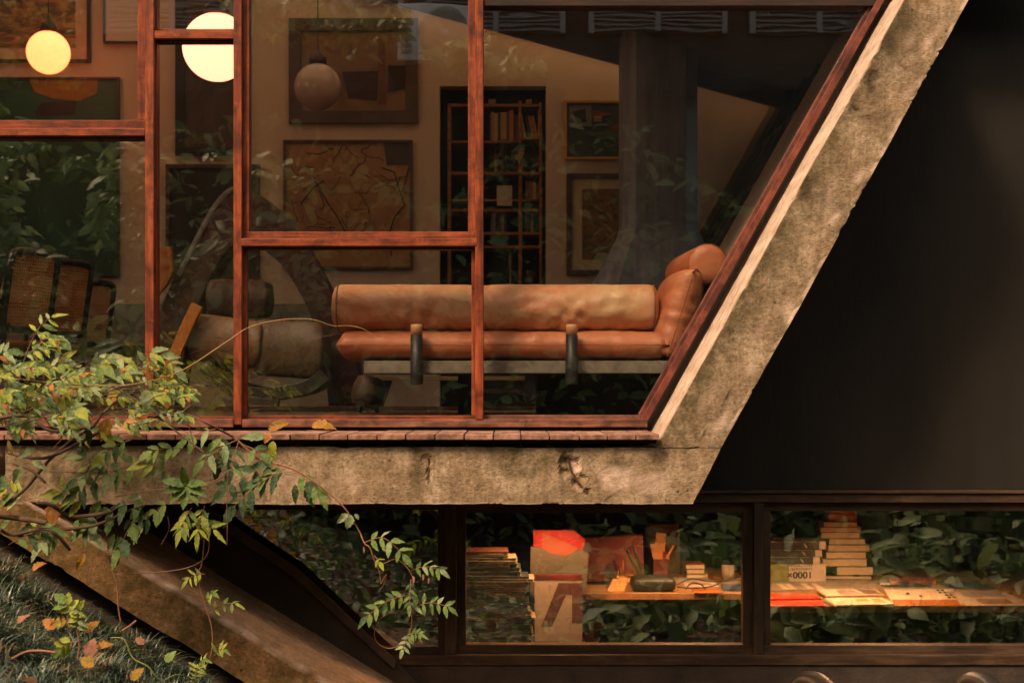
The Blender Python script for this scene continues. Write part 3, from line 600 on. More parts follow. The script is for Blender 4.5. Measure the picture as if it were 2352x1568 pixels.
for a, b, c, d, l in ((392,446,166,238.5,'tan box on top of the bookcase by the post'),(668,710,166,238.5,'small tan box on top of the bookcase at right')):
    mb = MB(); mb.pbox(zx(a), zx(b), zy(c), d, YS+.03, YS+.13); o = mb.build('box', BM['tan'], None, 0.003); tag(o, l, 'box', 'boxes on the bookcase')
# figurine
fig = MB(); b0 = P(zx(505), 394.6, YS+.05); s = 1/ppm(YS); h = (394.6-zy(395))*s
def fpt(x, z, y=0): return b0 + Vector((x*h, y*h, z*h))
fig.tube([fpt(-.12,0),fpt(-.13,.22),fpt(-.08,.45)], [.045*h,.05*h,.075*h], 8); fig.tube([fpt(.10,0),fpt(.08,.22),fpt(.04,.45)], [.045*h,.05*h,.075*h], 8)
fig.tube([fpt(-.03,.40),fpt(-.02,.55),fpt(0,.68),fpt(.0,.78),fpt(0,.84)], [.10*h,.12*h,.15*h,.11*h,.04*h], 10); fig.tube([fpt(0,.82),fpt(0,.87),fpt(0,.94),fpt(0,1.0)], [.04*h,.09*h,.09*h,.02*h], 10)
fig.tube([fpt(.13,.72),fpt(.24,.58),fpt(.14,.44)], [.045*h,.04*h,.03*h], 8); fig.tube([fpt(-.13,.72),fpt(-.25,.60),fpt(-.17,.44)], [.045*h,.04*h,.03*h], 8)
fo = fig.build('figurine', simple('dark_carved_wood', (0.018,0.010,0.008), None, 9, rough=0.45)); tag(fo, 'dark carved standing figurine in the bookcase', 'figurine')
DISHM = simple('dark_plate_glaze', (0.05,0.045,0.036), (0.032,0.03,0.026), 7, rough=0.3)
for cx, cy, r, l in ((zx(590), zy(575), zx(650)-zx(612), 'dark round plate standing behind the orange ornament'), (zx(702), zy(575), zx(690)-zx(632), 'larger dark round plate standing at the right of the shelf')):
    c = P(cx, 394.6, YS+.2); rr = r/ppm(YS+.2)*1.4; mb = MB()
    mb.lathe([(0.001,0.0),(rr*.6,0.002),(rr*.94,0.014),(rr,0.02),(rr*.97,0.024),(rr*.6,0.012),(0.001,0.010)], Matrix.Translation(c+Vector((0,0,rr*0.99))) @ Matrix.Rotation(R(80), 4, 'X'), 28)
    tag(mb.build('plate', DISHM), l, 'plate', 'plates standing in the bookcase')
mb = MB(); mb.pprism([(zx(a), zy(b)) for a, b in ((612,522),(660,522),(652,560),(640,590),(622,612),(622,645),(612,655),(610,607),(585,607),(585,566),(612,566))], YS+.09, YS+.12)
mb.pbox(zx(612), zx(640), zy(650), 394.6, YS+.092, YS+.118); tag(mb.build('ornament', simple('orange_enamel', (0.60,0.17,0.02), None, 5, rough=0.4), None, 0.001), 'bright orange stepped ornament on the shelf', 'ornament')
mb = MB(); mb.add([P(zx(585),zy(662),YS+.05),P(zx(600),zy(690),YS+.05),P(zx(628),zy(700),YS+.05),P(zx(604),zy(684),YS+.06)], [(0,1,2,3)])
mb = MB(); mb.pbox(zx(453), zx(565), zy(800), zy(948), YS-.012, YS-.010); tag(mb.build('paper_note', simple('paper', (0.42,0.37,0.29), (0.36,0.31,0.24), 30, rough=0.9)), 'pale paper note hung on the front of the shelves', 'note')
mb = MB(); c = P(zx(690), zy(1510), YS+.1)
mb.lathe([(0.001,0),(0.035,0.002),(0.05,0.03),(0.055,0.10),(0.053,0.105),(0.045,0.03),(0.001,0.012)], Matrix.Translation((c.x,c.y,PZ(655,YS))), 20); tag(mb.build('glass_jar', simple('smoky_glass', (0.10,0.09,0.05), None, 4, rough=0.08)), 'dark shiny jar at the bottom right of the bookcase', 'jar')
mb = MB(); c = P(zx(552), 655, YS+.08); mb.lathe([(0.001,0),(0.03,0.001),(0.03,0.006),(0.006,0.015),(0.006,0.12),(0.012,0.125),(0.012,0.2),(0.004,0.26),(0.001,0.262)], Matrix.Translation(c), 14); tag(mb.build('candlestick', simple('pale_candle', (0.35,0.30,0.2), None, 8, rough=0.3)), 'slim pale candlestick at the bottom of the bookcase', 'candlestick')

# ------------------------------------------------------------------ hood by the bookcase
hd = thing('fireplace_hood', 'dark blue grey fireplace hood with a tall shaft flaring out below', 'fireplace hood', P(1526,930,2.6))
HM = simple('grey_hood_paint', (0.23,0.25,0.31), (0.09,0.10,0.13), 3.5, (3,3,0.35), rough=0.55, bmp=0.004, bs=7)
YH = 2.35
def oct_ring(cx, hw, hd_, z, Yc): 
    ch = 0.34
    return [(cx+sx*hw*a, Yc+sy*hd_*b, z) for sx, sy, a, b in ((-1,-1,1-ch,1),(1,-1,1-ch,1),(1,-1,1,1-ch),(1,1,1,1-ch),(1,1,1-ch,1),(-1,1,1-ch,1),(-1,1,1,1-ch),(-1,-1,1,1-ch))]
rings = []
for py, x0, x1, dd in ((-420,1437,1614,.24),(100,1437,1614,.24),(505,1437,1614,.24),(525,1432,1618,.25),(560,1414,1634,.29),(650,1367,1684,.36),(730,1322,1726,.42),(745,1320,1728,.42)):
    rings.append(oct_ring(PX((x0+x1)/2,YH), (x1-x0)/2/ppm(YH), dd, PZ(py,YH), YH+.42))
def ringmesh(rs):
    mb = MB(); n = 8; vs = [v for r in rs for v in r]
    mb.add(vs, [(i*n+k, i*n+(k+1)%n, (i+1)*n+(k+1)%n, (i+1)*n+k) for i in range(len(rs)-1) for k in range(n)]); return mb
ringmesh(rings[:4]).build('shaft', HM, hd); ringmesh(rings[3:]).build('flare', HM, hd)
mb = MB(); mb.box(PX(1340,YH), PX(1740,YH), YH+.02, YH+.85, ZFl, ZFl+.22); mb.build('hearth', CONC_IN, hd, 0.01)

# ------------------------------------------------------------------ sofa at the window
LEA = simple('tan_leather', (0.50,0.165,0.075), (0.38,0.105,0.043), 4, rough=0.42, bmp=0.0030, bs=34, c2=(0.58,0.235,0.115))
def worn(m):                                                   # paler rubbed patches on the bolster
    t = m.node_tree; b = t.nodes['Principled BSDF']; src = b.inputs['Base Color'].links[0].from_socket; v = coords(t)
    f = ramp(t, tex(t, v, 2.6, 7, 0.65, 1.2), [(0.40, G(0.1)), (0.62, G(0.9))]); t.links.new(mix(t, f, src, (0.62,0.40,0.22)), b.inputs['Base Color'])
    scr = ramp(t, tex(t, coords(t, (2,2,20)), 5, 4, 0.7, 2.0), [(0.62, G(0)), (0.66, G(0.3))]); t.links.new(mix(t, scr, b.inputs['Base Color'].links[0].from_socket, (0.62,0.38,0.22)), b.inputs['Base Color'])
LEA_W = LEA.copy(); LEA_W.name = 'rubbed_tan_leather'; worn(LEA_W)
PIPE = simple('leather_piping', (0.26,0.08,0.025), None, 9, rough=0.45)
bench = thing('sofa_bench', 'grey concrete bench slab carrying the leather sofa cushions at the window', 'bench', P(1190,950,0.5))
YC = 0.16
mb = MB(); mb.pbox(836, 1590, 828.5, 857, YC, YC+.80); mb.build('seat_slab', CONC_IN, bench, 0.003)
mb = MB(); mb.box(PX(1232,.75), PX(1560,.75), .75, 1.05, ZFl, PZ(857,YC)-.001); mb.build('support', simple('dark_plinth', (0.07,0.05,0.034), None, 6, rough=0.8), bench)
mb = MB(); mb.box(PX(1052,.9), PX(1082,.9), .9, 1.0, ZFl, PZ(857,YC)-.001); mb.build('support', MATTE_BLACK, bench)
def wrinkle(p, seeds, amp):
    d = 0
    for (sx, sz, wx, wz, ang, fr, ph) in seeds:
        dx, dz = p.x-sx, p.z-sz; g = math.exp(-(dx/wx)**2-(dz/wz)**2)
        d += g*math.sin((dx*math.cos(ang)+dz*math.sin(ang))*fr+ph)
    return amp*d
# bolster
Yb = 0.335; bz = PZ(707,Yb); br = 55.5/ppm(Yb-.1); bx0, bx1 = PX(762,Yb-.06), PX(1513,Yb-.06)
bol = thing('bolster', 'long tan leather bolster lying as the backrest of the sofa', 'bolster', ((bx0+bx1)/2, Yb, bz))
rng = random.Random(3)
posts_x = [PX(957,YC-.04), PX(1313,YC-.04)]
sd = [(px_, bz-br*.55, .11, .07, a, 95, ph) for px_ in posts_x for a, ph in ((0.5,0),(2.4,1),(1.3,2))] + [(PX(1100,Yb), bz, .06, .12, 0, 60, 1.5)] + [(rng.uniform(bx0,bx1), bz+rng.uniform(-br,br*.3), .09, .05, rng.uniform(0,3), 60, rng.uniform(0,6)) for _ in range(24)]
mb = MB(); vs = []; L = bx1-bx0; NU, NA = 150, 40
for i in range(NU+1):
    u = i/NU; x = bx0+L*u; e = min(u, 1-u)*L
    rr = br*(1 if e > 0.05 else (0.60+0.40*math.sqrt(max(0,1-((0.05-e)/0.05)**2)))) if e > 0 else br*0.60
    rr *= 1 - 0.035*math.exp(-((x-PX(1100,Yb))/0.05)**2) + 0.006*math.sin(x*4)
    for k2 in range(NA):
        a = 2*math.pi*k2/NA; p = Vector((x, Yb + rr*math.cos(a), bz + rr*0.98*math.sin(a)))
        r2 = rr + wrinkle(p, sd, 0.0060) + 0.0018*noise.noise(p*13) + 0.0007*noise.noise(p*37)
        vs.append((x, Yb + r2*math.cos(a), bz + r2*0.98*math.sin(a)))
mb.add(vs, [(i*NA+k2, (i+1)*NA+k2, (i+1)*NA+(k2+1)%NA, i*NA+(k2+1)%NA) for i in range(NU) for k2 in range(NA)], 0, True)
mb.add(vs[:NA], [tuple(range(NA))], 0); mb.add(vs[-NA:], [tuple(range(NA-1,-1,-1))], 0); mb.build('roll', LEA_W, bol, merge=True)
for xx in (bx0+.028, bx1-.022):
    mb = MB(); mb.tube([(xx, Yb+br*.975*math.cos(a*math.pi/18), bz+br*.96*math.sin(a*math.pi/18)) for a in range(37)], 0.0042, 6, cap=False); mb.build('piping', PIPE, bol)
def puff(x0, x1, y0, y1, z0, z1, Mx=Matrix(), nu=70, nv=30, pinch=0.55, seeds=(), amp=0.006, sq=(2.6,.45), en=(7,.42)):
    """a filled cushion: a box seam outline with swollen top and bottom and eared corners (local: x length, y depth, z thickness)"""
    mb = MB(); cx, cy, cz = (x0+x1)/2, (y0+y1)/2, (z0+z1)/2; hx, hy, hz = (x1-x0)/2, (y1-y0)/2, (z1-z0)/2; ids = {}
    for sgn in (1,-1):
        vs = []
        for i in range(nu+1):
            for j in range(nv+1):
                a, b = 2*i/nu-1, 2*j/nv-1; ea, eb = 1-abs(a)**en[0], 1-abs(b)**sq[0]
                hgt = (max(ea,0)**en[1])*(max(eb,0)**sq[1])
                pin = 1 - 0.035*(1-abs(a)**3)*0 ; xx = cx+hx*a*(1-0.03*(1-b*b)); yy = cy+hy*b*(1-0.05*(1-a*a)); zz = cz+sgn*hz*hgt
                p = Vector((xx,yy,zz)); nn = noise.noise(p*7)*0.006 + noise.noise(p*19)*0.0022
                zz += sgn*nn*hgt; ww = wrinkle(Vector((xx,0,zz)), seeds, amp)*hgt; yy -= ww*(1 if b < 0 else -1)
                vs.append(Mx @ Vector((xx,yy,zz)))
        n1 = nv+1
        mb.add(vs, [(i*n1+j, (i+1)*n1+j, (i+1)*n1+j+1, i*n1+j+1) if sgn > 0 else (i*n1+j, i*n1+j+1, (i+1)*n1+j+1, (i+1)*n1+j) for i in range(nu) for j in range(nv)], 0, True)
    seam = [Mx @ Vector((cx+hx*(2*i/nu-1), y0-0.001, cz)) for i in range(nu+1)]
    return mb, seam
Yq = 0.20; sx0, sx1 = PX(774,Yq), PX(1536,Yq); szz0, szz1 = PZ(829,Yq), PZ(757,Yq)
sc = thing('seat_cushion', 'long flat tan leather seat cushion lying under the bolster', 'cushion', ((sx0+sx1)/2, .6, szz0))
zc = (szz0+szz1)/2
sd2 = [(sx0+.08+.11*i+rng.uniform(-.04,.04), zc+rng.uniform(-.06,.05), .05, .05, rng.uniform(.3,1.3)*(1 if i%2 else -1), 75, rng.uniform(0,6)) for i in range(15)]
mb, seam = puff(sx0, sx1, Yq-.055, 1.12, szz0, szz1, seeds=sd2, amp=0.018, sq=(6,.36), en=(40,.30)); mb.build('cover', LEA, sc, merge=True)
mb = MB(); mb.tube([v+Vector((0,-.002+.02*0, .0015*math.sin(i*.4))) for i, v in enumerate(seam)], 0.0022, 5); mb.build('seam', PIPE, sc)
for i, px_ in enumerate(posts_x):
    Yp = YC-.045; t = thing('bolster_post', 'black post with tan leather cap before the bench slab, ' + ('nearer the wooden post' if i == 0 else 'nearer the slanting frame'), 'sofa post', (px_, Yp, PZ(882,Yp)), 'black posts holding the bolster')
    r0 = 14.2/ppm(Yp); mb = MB(); Mz = Matrix.Translation((px_, Yp, 0)); zz = lambda y: PZ(y,Yp)
    mb.lathe([(0.001,zz(882.5)),(r0*.98,zz(882)),(r0*1.03,zz(880)),(r0*1.03,zz(823)),(r0*.97,zz(821.5)),(r0*.97,zz(769)),(0.001,zz(768.5))], Mz, 28); mb.build('sleeve', simple('black_sleeve_%d' % i, (0.015,0.014,0.014), (0.010,0.010,0.010), 20, rough=0.5), t)
    mb = MB(); mb.lathe([(0.001,zz(770)),(r0*.95,zz(769.5)),(r0*.97,zz(752)),(r0*.96,zz(747)),(r0*.8,zz(744.6)),(0.001,zz(744))], Mz, 28); mb.build('cap', LEA_W, t)
# back cushion leaning on the slanting side and its head roll
bcsh = thing('back_cushion', 'tan leather cushion standing against the slanting side of the sofa', 'cushion', P(1545,822,.6))
a0 = P(1532,815,.24); a1 = P(1592,626,.24); ang = math.atan2(a1.x-a0.x, a1.z-a0.z); hh = (a1-a0).length
Mx = Matrix.Translation(Vector((a0.x-.005, 0, a0.z))) @ Matrix.Rotation(ang, 4, 'Y') @ Matrix.Rotation(R(-90), 4, 'Y')
sd3 = [(hh*q, 0, .05+.02*(i%3), .2, 0.5*(-1)**i+.2*i, 55+17*(i%4), 1.7*i) for i, q in enumerate((.10,.22,.41,.52,.69,.74,.9))]
mb, seam = puff(-.01, hh+.01, .24-.10, .95, -0.098, 0.098, Mx, 44, 34, seeds=sd3, amp=0.010, sq=(4,.4)); mb.build('cover', LEA, bcsh, merge=True)
mb = MB(); mb.tube(seam, 0.0022, 5); mb.build('seam', PIPE, bcsh)
hr0 = P(1627,605,.20); hrl = .78; rr = 46/ppm(.20)
hr = thing('head_roll', 'round tan leather head roll seen end on above the leaning cushion', 'head roll', hr0)
mb = MB(); prof = [(0.001,-.012),(rr*.5,-.011),(rr*.85,-.004),(rr*.965,.008),(rr,.03),(rr*.96,.09),(rr*1.0,.16),(rr*1.0,hrl-.12),(rr*.97,hrl-.04),(rr*.9,hrl),(0.001,hrl+.01)]
mb.lathe(prof, Matrix.Translation(hr0+Vector((0,0,0))) @ Matrix.Rotation(R(-90),4,'X') @ Matrix.Rotation(R(-3),4,'Y'), 36); mb.build('roll', LEA, hr)
mb = MB(); mb.tube([hr0+Vector((rr*.972*math.cos(a*math.pi/20), .008, rr*.972*math.sin(a*math.pi/20))) for a in range(41)], .0028, 5, cap=False); mb.build('piping', PIPE, hr)
mb = MB(); mb.tube([P(1592,626,.14), P(1600,618,.16), P(1610,632,.19)], .006, 6); mb.build('strap', PIPE, hr)
# low table behind
lt = thing('low_table', 'low wooden table with a slanting dark leg beyond the sofa bench', 'table', P(1100,940,1.9)); YT = 1.9
mb = MB(); mb.pbox(862,1205,864,873,YT,YT+.5); mb.build('table_top', simple('ochre_wood', (0.22,0.15,0.06), None, 6, rough=0.5), lt, .002)
mb = MB(); mb.pprism([(1190,874),(1216,874),(1262,932),(1238,932)],YT+.05,YT+.1); mb.build('leg', MATTE_BLACK, lt); mb = MB(); mb.pprism([(880,874),(900,874),(880,932),(858,932)],YT+.05,YT+.1); mb.build('leg', MATTE_BLACK, lt)
mb = MB(); mb.pbox(1072,1196,893,901,YT+.06,YT+.09); mb.build('stretcher', FR_BROWN, lt)

# ------------------------------------------------------------------ arch
ar = thing('curved_arch', 'dark red brown curved arch rising behind the armchair', 'arch', P(590,930,2.0)); YA = 2.0
outer = smooth_path([Vector((x,y,0)) for x, y in ((350,760),(385,670),(425,590),(460,520),(500,455),(540,428),(593,446),(647,487),(700,560),(735,622),(768,690),(810,800),(835,932))], 4)
inner = smooth_path([Vector((x,y,0)) for x, y in ((400,932),(425,800),(455,700),(485,630),(520,575),(560,552),(611,579),(653,616),(694,683),(720,747),(745,850),(755,932))], 4)
mb = MB(); poly = [(v.x,v.y) for v in outer] + [(v.x,v.y) for v in inner[::-1]]
mb.pprism(poly + [(330,932)] if False else poly, YA, YA+.30); mb.build('band', simple('red_brown_render', (0.085,0.030,0.022), (0.035,0.015,0.011), 6, rough=0.75, bmp=.004, bs=20), ar)
ri = [P(v.x, v.y, YA-.012) for v in outer if v.x < 545 and v.y > 420 and v.y < 640]
ro = [P(v.x+9, v.y+9, YA-.012) for v in outer if v.x < 545 and v.y > 420 and v.y < 640]
mb = MB(); m = len(ri); vs = ri+ro+[v+Vector((0,.01,0)) for v in ri+ro]
mb.add(vs, [(i,i+1,m+i+1,m+i) for i in range(m-1)] + [(2*m+i,3*m+i,3*m+i+1,2*m+i+1) for i in range(m-1)] + [(i,2*m+i,2*m+i+1,i+1) for i in range(m-1)] + [(m+i,m+i+1,3*m+i+1,3*m+i) for i in range(m-1)], 0, True)
mb.build('edge_band', simple('grey_edge', (0.20,0.19,0.17), (0.13,0.125,0.11), 8, rough=0.6), ar)

# ------------------------------------------------------------------ armchair
ac = thing('armchair', 'low lounge armchair with puffy tan cushions and an orange wood side', 'armchair', P(560,930,1.4)); YK = 1.35
LEA_D = simple('pale_worn_leather', (0.19,0.10,0.045), (0.12,0.06,0.027), 5, rough=0.5, bmp=.002, bs=60); LEA_D2 = simple('dimmed_worn_leather', (0.12,0.066,0.032), (0.07,0.038,0.018), 5, rough=0.5, bmp=.002, bs=60); LEA_B = simple('brown_leather', (0.075,0.036,0.018), (0.045,0.02,0.011), 5, rough=0.6)  # second copy darkened to paint in the dim reflection over that cushion
def cush(name, x0, x1, y0, y1, Y0, Y1, mat, lean=0, amp=.012):
    c = P((x0+x1)/2, (y0+y1)/2, Y0); hx = (x1-x0)/2/ppm(Y0); hz = (y1-y0)/2/ppm(Y0)
    Mx = Matrix.Translation((c.x, (Y0+Y1)/2, c.z)) @ Matrix.Rotation(R(lean), 4, 'Y')
    sdd = [(rng.uniform(-hx,hx), rng.uniform(-hz,hz), .06, .06, rng.uniform(0,3), 60, i) for i in range(7)]
    mb, seam = puff(-hx, hx, -(Y1-Y0)/2, (Y1-Y0)/2, -hz, hz, Mx, 36, 22, seeds=sdd, amp=amp, sq=(10,.24), en=(12,.26))
    mb.build(name, mat, ac, merge=True)
cush('seat_cushion', 430, 600, 726, 838, YK, YK+.5, LEA_D, 7); cush('back_cushion', 575, 742, 734, 866, YK+.02, YK+.5, LEA_D2, 3); cush('head_cushion', 470, 613, 640, 726, YK+.3, YK+.6, LEA_B)
ORW = wood('orange_varnished_wood', (0.18,0.06,0.015), (0.42,0.14,0.03), (0.52,0.2,0.05), (6,6,1.2), 0.3, True, 0.3)
def ribbon(name, pts, wd, Y0, Y1, mat, par):
    pts = smooth_path([Vector((x,y,0)) for x, y in pts], 4); a = []; b = []
    for i, p in enumerate(pts):
        tt = (pts[min(i+1,len(pts)-1)]-pts[max(i-1,0)]).normalized(); nrm = Vector((-tt.y,tt.x,0))*wd/2; a.append((p.x+nrm.x,p.y+nrm.y)); b.append((p.x-nrm.x,p.y-nrm.y))
    mb = MB(); mb.pprism(a+b[::-1], Y0, Y1); return mb.build(name, mat, par, .002)
ribbon('side_frame', [(452,700),(430,745),(408,795),(388,850),(380,910),(392,932)], 26, YK-.05, YK-.01, ORW, ac)
ribbon('side_frame', [(470,835),(500,880),(560,915),(640,925)], 16, YK-.04, YK, simple('dark_shell_wood', (0.03,0.018,0.010), None, 5, rough=.4), ac)
ribbon('shell', [(468,838),(520,885),(600,905),(700,890),(745,860)], 30, YK+.02, YK+.45, simple('dark_shell_wood2', (0.025,0.016,0.010), None, 5, rough=.4), ac)
mb = MB(); mb.pprism([(352,567),(391,566),(397,622),(384,652),(352,690)], 1.9, 1.95); mb.build('back_board', ORW, None, .003); o = bpy.context.scene.objects['back_board']; o.name = 'wooden_board'; tag(o, 'orange varnished wooden board half hidden behind the window post', 'board')
def foot_stool():
    t = thing('footstool', 'rounded brown leather footstool under the end of the bench slab', 'footstool', P(850,932,1.0)); Y0 = 1.0
    c = P(842,900,Y0); mb = MB(); mb.lathe([(0.001,-.085),(.07,-.08),(.088,-.04),(.09,.02),(.075,.07),(.04,.088),(0.001,.09)], Matrix.Translation((c.x,Y0+.1,c.z)) @ Matrix.Rotation(R(15),4,'Y'), 24); mb.build('cushion', LEA_B, t)
    for dx in (-.05,.05): mb = MB(); mb.tube([(c.x+dx,Y0+.1,ZFl),(c.x+dx*.7,Y0+.1,c.z-.05)], .012, 8); mb.build('leg', FR_DARK, t)
foot_stool()

# ------------------------------------------------------------------ cane chairs
CANE = None
def cane_mat():
    m, t, b = newmat('woven_cane'); out = t.nodes['Material Output']; v = coords(t)
    b.inputs['Roughness'].default_value = 0.5; f = tex(t, v, 6, 4); t.links.new(ramp(t, f, [(0.3,(0.36,0.16,0.04)),(0.7,(0.48,0.23,0.065))]), b.inputs['Base Color']); return m
CANE = cane_mat()
def cane_chair(first):
    """local: x width, -y front, z up, seat at 0.45"""
    t = thing('cane_chair', '', 'chair', (0,0,0), 'cane backed chairs along the window')
    W = .205
    def loopback(z0, z1, y0, y1, name):
        pts = [(-W,y0,z0),(-W,y0+(y1-y0)*.5,(z0+z1)/2),(-W,y1-.004,z1-.05),(-W+.05,y1,z1),(0,y1+.004,z1+.008),(W-.05,y1,z1),(W,y1-.004,z1-.05),(W,y0+(y1-y0)*.5,(z0+z1)/2),(W,y0,z0),(W-.05,y0-.004,z0-.03),(-W+.05,y0-.004,z0-.03),(-W,y0,z0)]
        mb = MB(); mb.tube(smooth_path([Vector(p) for p in pts], 4), .027, 8, cap=False); mb.build(name, BLACK, t, local=True)
    loopback(.56, 1.02, .22, .30, 'back_frame')
    mb = MB(); n = 17
    for i in range(n):
        x = -W+.03+(2*W-.06)*i/(n-1); mb.tube([(x,.222,.55),(x,.300,1.0)], .0055, 4, cap=False)
    for i in range(22):
        q = i/21; mb.tube([(-W+.01,.222+.078*q,.55+.45*q),(W-.01,.222+.078*q,.55+.45*q)], .0055, 4, cap=False)
    mb.build('cane_back', CANE, t, local=True)
    mb = MB(); mb.box(-W,W,-.22,.2,.425,.455); mb.build('seat', CANE, t, .01, local=True)
    for sx in (-1,1):
        mb = MB(); mb.tube(smooth_path([Vector(p) for p in ((sx*W,.24,.56),(sx*W,.22,.30),(sx*W,.20,.0))],4), .018, 8); mb.build('leg', BLACK, t, local=True)
        mb = MB(); mb.tube(smooth_path([Vector(p) for p in ((sx*(W+.03),.23,.70),(sx*(W+.03),.05,.72),(sx*(W+.03),-.20,.70),(sx*(W+.03),-.25,.62),(sx*(W+.03),-.25,.3),(sx*(W+.03),-.25,.0))],4), .018, 8); mb.build('arm', BLACK, t, local=True)
    mb = MB(); mb.tube([(-W-.02,-.25,.2),(W+.02,-.25,.2)], .012, 6); mb.build('stretcher', BLACK, t, local=True)
    return t
def copy_tree(o, parent=None):
    c = o.copy(); COL.objects.link(c); c.parent = parent
    for ch in list(o.children): copy_tree(ch, c)
    return c
ch0 = cane_chair(True)
labs = ['cane chair with the tallest back, nearest the edge of the picture', 'middle cane chair between the two others', 'smallest looking cane chair, closest to the window post', 'cane chair mostly hidden behind the leaves at the edge']
for i, (px_, top, Y, rz) in enumerate(((78,574,1.55,244),(160,598,1.9,243),(216,644,2.6,238),(-60,600,1.2,238))):
    o = ch0 if i == 0 else copy_tree(ch0)
    c = P(px_, top, Y); s_ = (c.z-ZFl)/1.045; off = Matrix.Rotation(R(rz),3,'Z') @ Vector((0,.29*s_,0)); o.location = (c.x-off.x, Y-off.y, ZFl+.002); o.rotation_euler = (0,0,R(rz)); o.scale = (s_,)*3; o['label'] = labs[i]
tb = thing('dining_table', 'dark table top beside the cane chairs half covered by leaves', 'table', P(60,932,2.6))
mb = MB(); mb.pbox(-120,200,790,802,2.2,3.0); mb.build('table_top', BLACK, tb, .004); mb = MB(); mb.pbox(30,60,803,932,2.5,2.6); mb.build('leg', BLACK, tb); mb = MB(); mb.pbox(-80,-50,803,932,2.5,2.6); mb.build('leg', BLACK, tb)

# ------------------------------------------------------------------ lower room
def desk(label, x0, x1, y, Y0, Y1):
    t = thing('desk', label, 'desk', P((x0+x1)/2, y, Y0)); z = PZ(y, Y0)
    mb = MB(); mb.box(PX(x0,Y0), PX(x1,Y0), Y0, Y1, z-.035, z); mb.build('desk_top', DESKM, t, .003)
    for a in (PX(x0,Y0)+.06, PX(x1,Y0)-.06):
        for b in (Y0+.06, Y1-.06): mb = MB(); mb.box(a-.025,a+.025,b-.025,b+.025,LF,z-.036); mb.build('leg', FR_DARK, t)
    return z
DESKM = wood('orange_desk_wood', (0.18,0.08,0.03), (0.29,0.14,0.06), (0.36,0.20,0.09), (1.2,8,8), 0.4, True, 0.2)
ZD = desk('wide desk covered in books and papers in the lower window at right', 1745, 2560, 1391, .95, 2.55)
ZD2 = desk('desk with pencils and folders seen through the middle lower window', 1330, 1752, 1362, 1.15, 2.3)
cl = thing('unseen_lamp', 'unseen shaded lamp added just under the ceiling of the lower room', 'ceiling lamp', (1.95,1.15,1.16))  # lamps out of view, added to light the desks, magazines and books
mb = MB(); mb.lathe([(0.13,-.155),(0.07,-.03),(0.02,0.0),(0.001,0.0)], Matrix.Translation((1.95,1.15,1.158)), 24); mb.build('shade', MATTE_BLACK, cl)
mb = MB(); mb.lathe([(0.001,-.125),(0.03,-.11),(0.036,-.085),(0.02,-.05),(0.001,-.045)], Matrix.Translation((1.95,1.15,1.158)), 16); mb.build('bulb', emit('lit_bulb', (1.0,0.48,0.20), 560), cl)
cl2 = copy_tree(cl); cl2.location = (1.0,1.0,1.16); cl2['label'] = 'second unseen added lamp under the lower room ceiling, above the pencil desk'
cl3 = copy_tree(cl); cl3.location = (0.25,0.55,1.16); cl3['label'] = 'third unseen added lamp under the lower room ceiling, above the magazine pile'; cl3['group'] = cl2['group'] = 'unseen added lamps of the lower room'

def flat_book(label, x0, x1, ytop, ybot, Y0, dep, cmat, rot=0, group='books lying on the desk', name='book', pages=PAGES, z0=None):
    """a book lying flat, fore edge or spine to the window: two covers and a page block"""
    kk = 1/ppm(Y0); zt, zb = PZ(ytop,Y0), PZ(ybot,Y0)
    if z0 is not None: zt, zb = z0+(zt-zb), z0
    xa, xb = PX(x0,Y0), PX(x1,Y0); h = zt-zb; c = Vector(((xa+xb)/2, Y0+dep/2, zb)); t = thing(name, label, 'magazine' if name == 'magazine' else 'book', c, group)
    Mx = Matrix.Translation(c) @ Matrix.Rotation(R(rot),4,'Z'); cv = min(.003, h*.22)
    def bx(n, a, b, y0, y1, z0_, z1_, m): mb = MB(); mb.obox(Mx @ Matrix.Translation(((a+b)/2,(y0+y1)/2,(z0_+z1_)/2)), b-a, y1-y0, z1_-z0_); mb.build(n, m, t)
    wd = xb-xa; bx('cover', -wd/2, wd/2, -dep/2, dep/2, 0, cv, cmat); bx('cover', -wd/2, wd/2, -dep/2, dep/2, h-cv, h, cmat)
    bx('page_block', -wd/2+.004, wd/2-.004, -dep/2+.004, dep/2-.003, cv+.0002, h-cv-.0002, pages); bx('spine', -wd/2, wd/2, dep/2-.0028, dep/2, cv+.0002, h-cv-.0002, cmat)
    return t
# magazine pile in the left of the middle pane
rg = random.Random(21); y = 1500.0; YM = 0.62; mags = [bookmat('m%d' % i, c) for i, c in enumerate(((0.30,0.25,0.16),(0.045,0.05,0.04),(0.09,0.075,0.05),(0.05,0.075,0.035),(0.24,0.19,0.12),(0.03,0.035,0.04),(0.13,0.10,0.06),(0.12,0.04,0.02)))]
PAG2 = simple('magazine_pages', (0.44,0.46,0.33), (0.20,0.22,0.16), 90, (0.3,0.3,10), rough=.9)
zcur = PZ(1500, YM); mb = MB(); mb.box(PX(1060,YM), PX(1240,YM), YM, YM+.3, LF, zcur-.0005); tag(mb.build('low_stand', FR_DARK, None, .004), 'dark low stand under the tall magazine pile', 'stand')
while y > 1275:
    th = rg.choice((4,5,5,6,7,8,10)); x1 = (1222 if y > 1400 else 1208 if y > 1330 else 1190) + rg.uniform(-18,8); x1 = x1+22 if 1335 < y < 1348 else x1
    if y < 1290: x1 = 1160 + rg.uniform(-20,10)
    h = th/ppm(YM)
    flat_book('thin magazine in the tall pile beside the red folder', 1048+rg.uniform(-4,8), x1, y-th, y, YM, .21, rg.choice(mags), rg.uniform(-2,2), 'magazines in the tall pile', 'magazine', PAG2, z0=zcur); zcur += h+.0004; y -= th
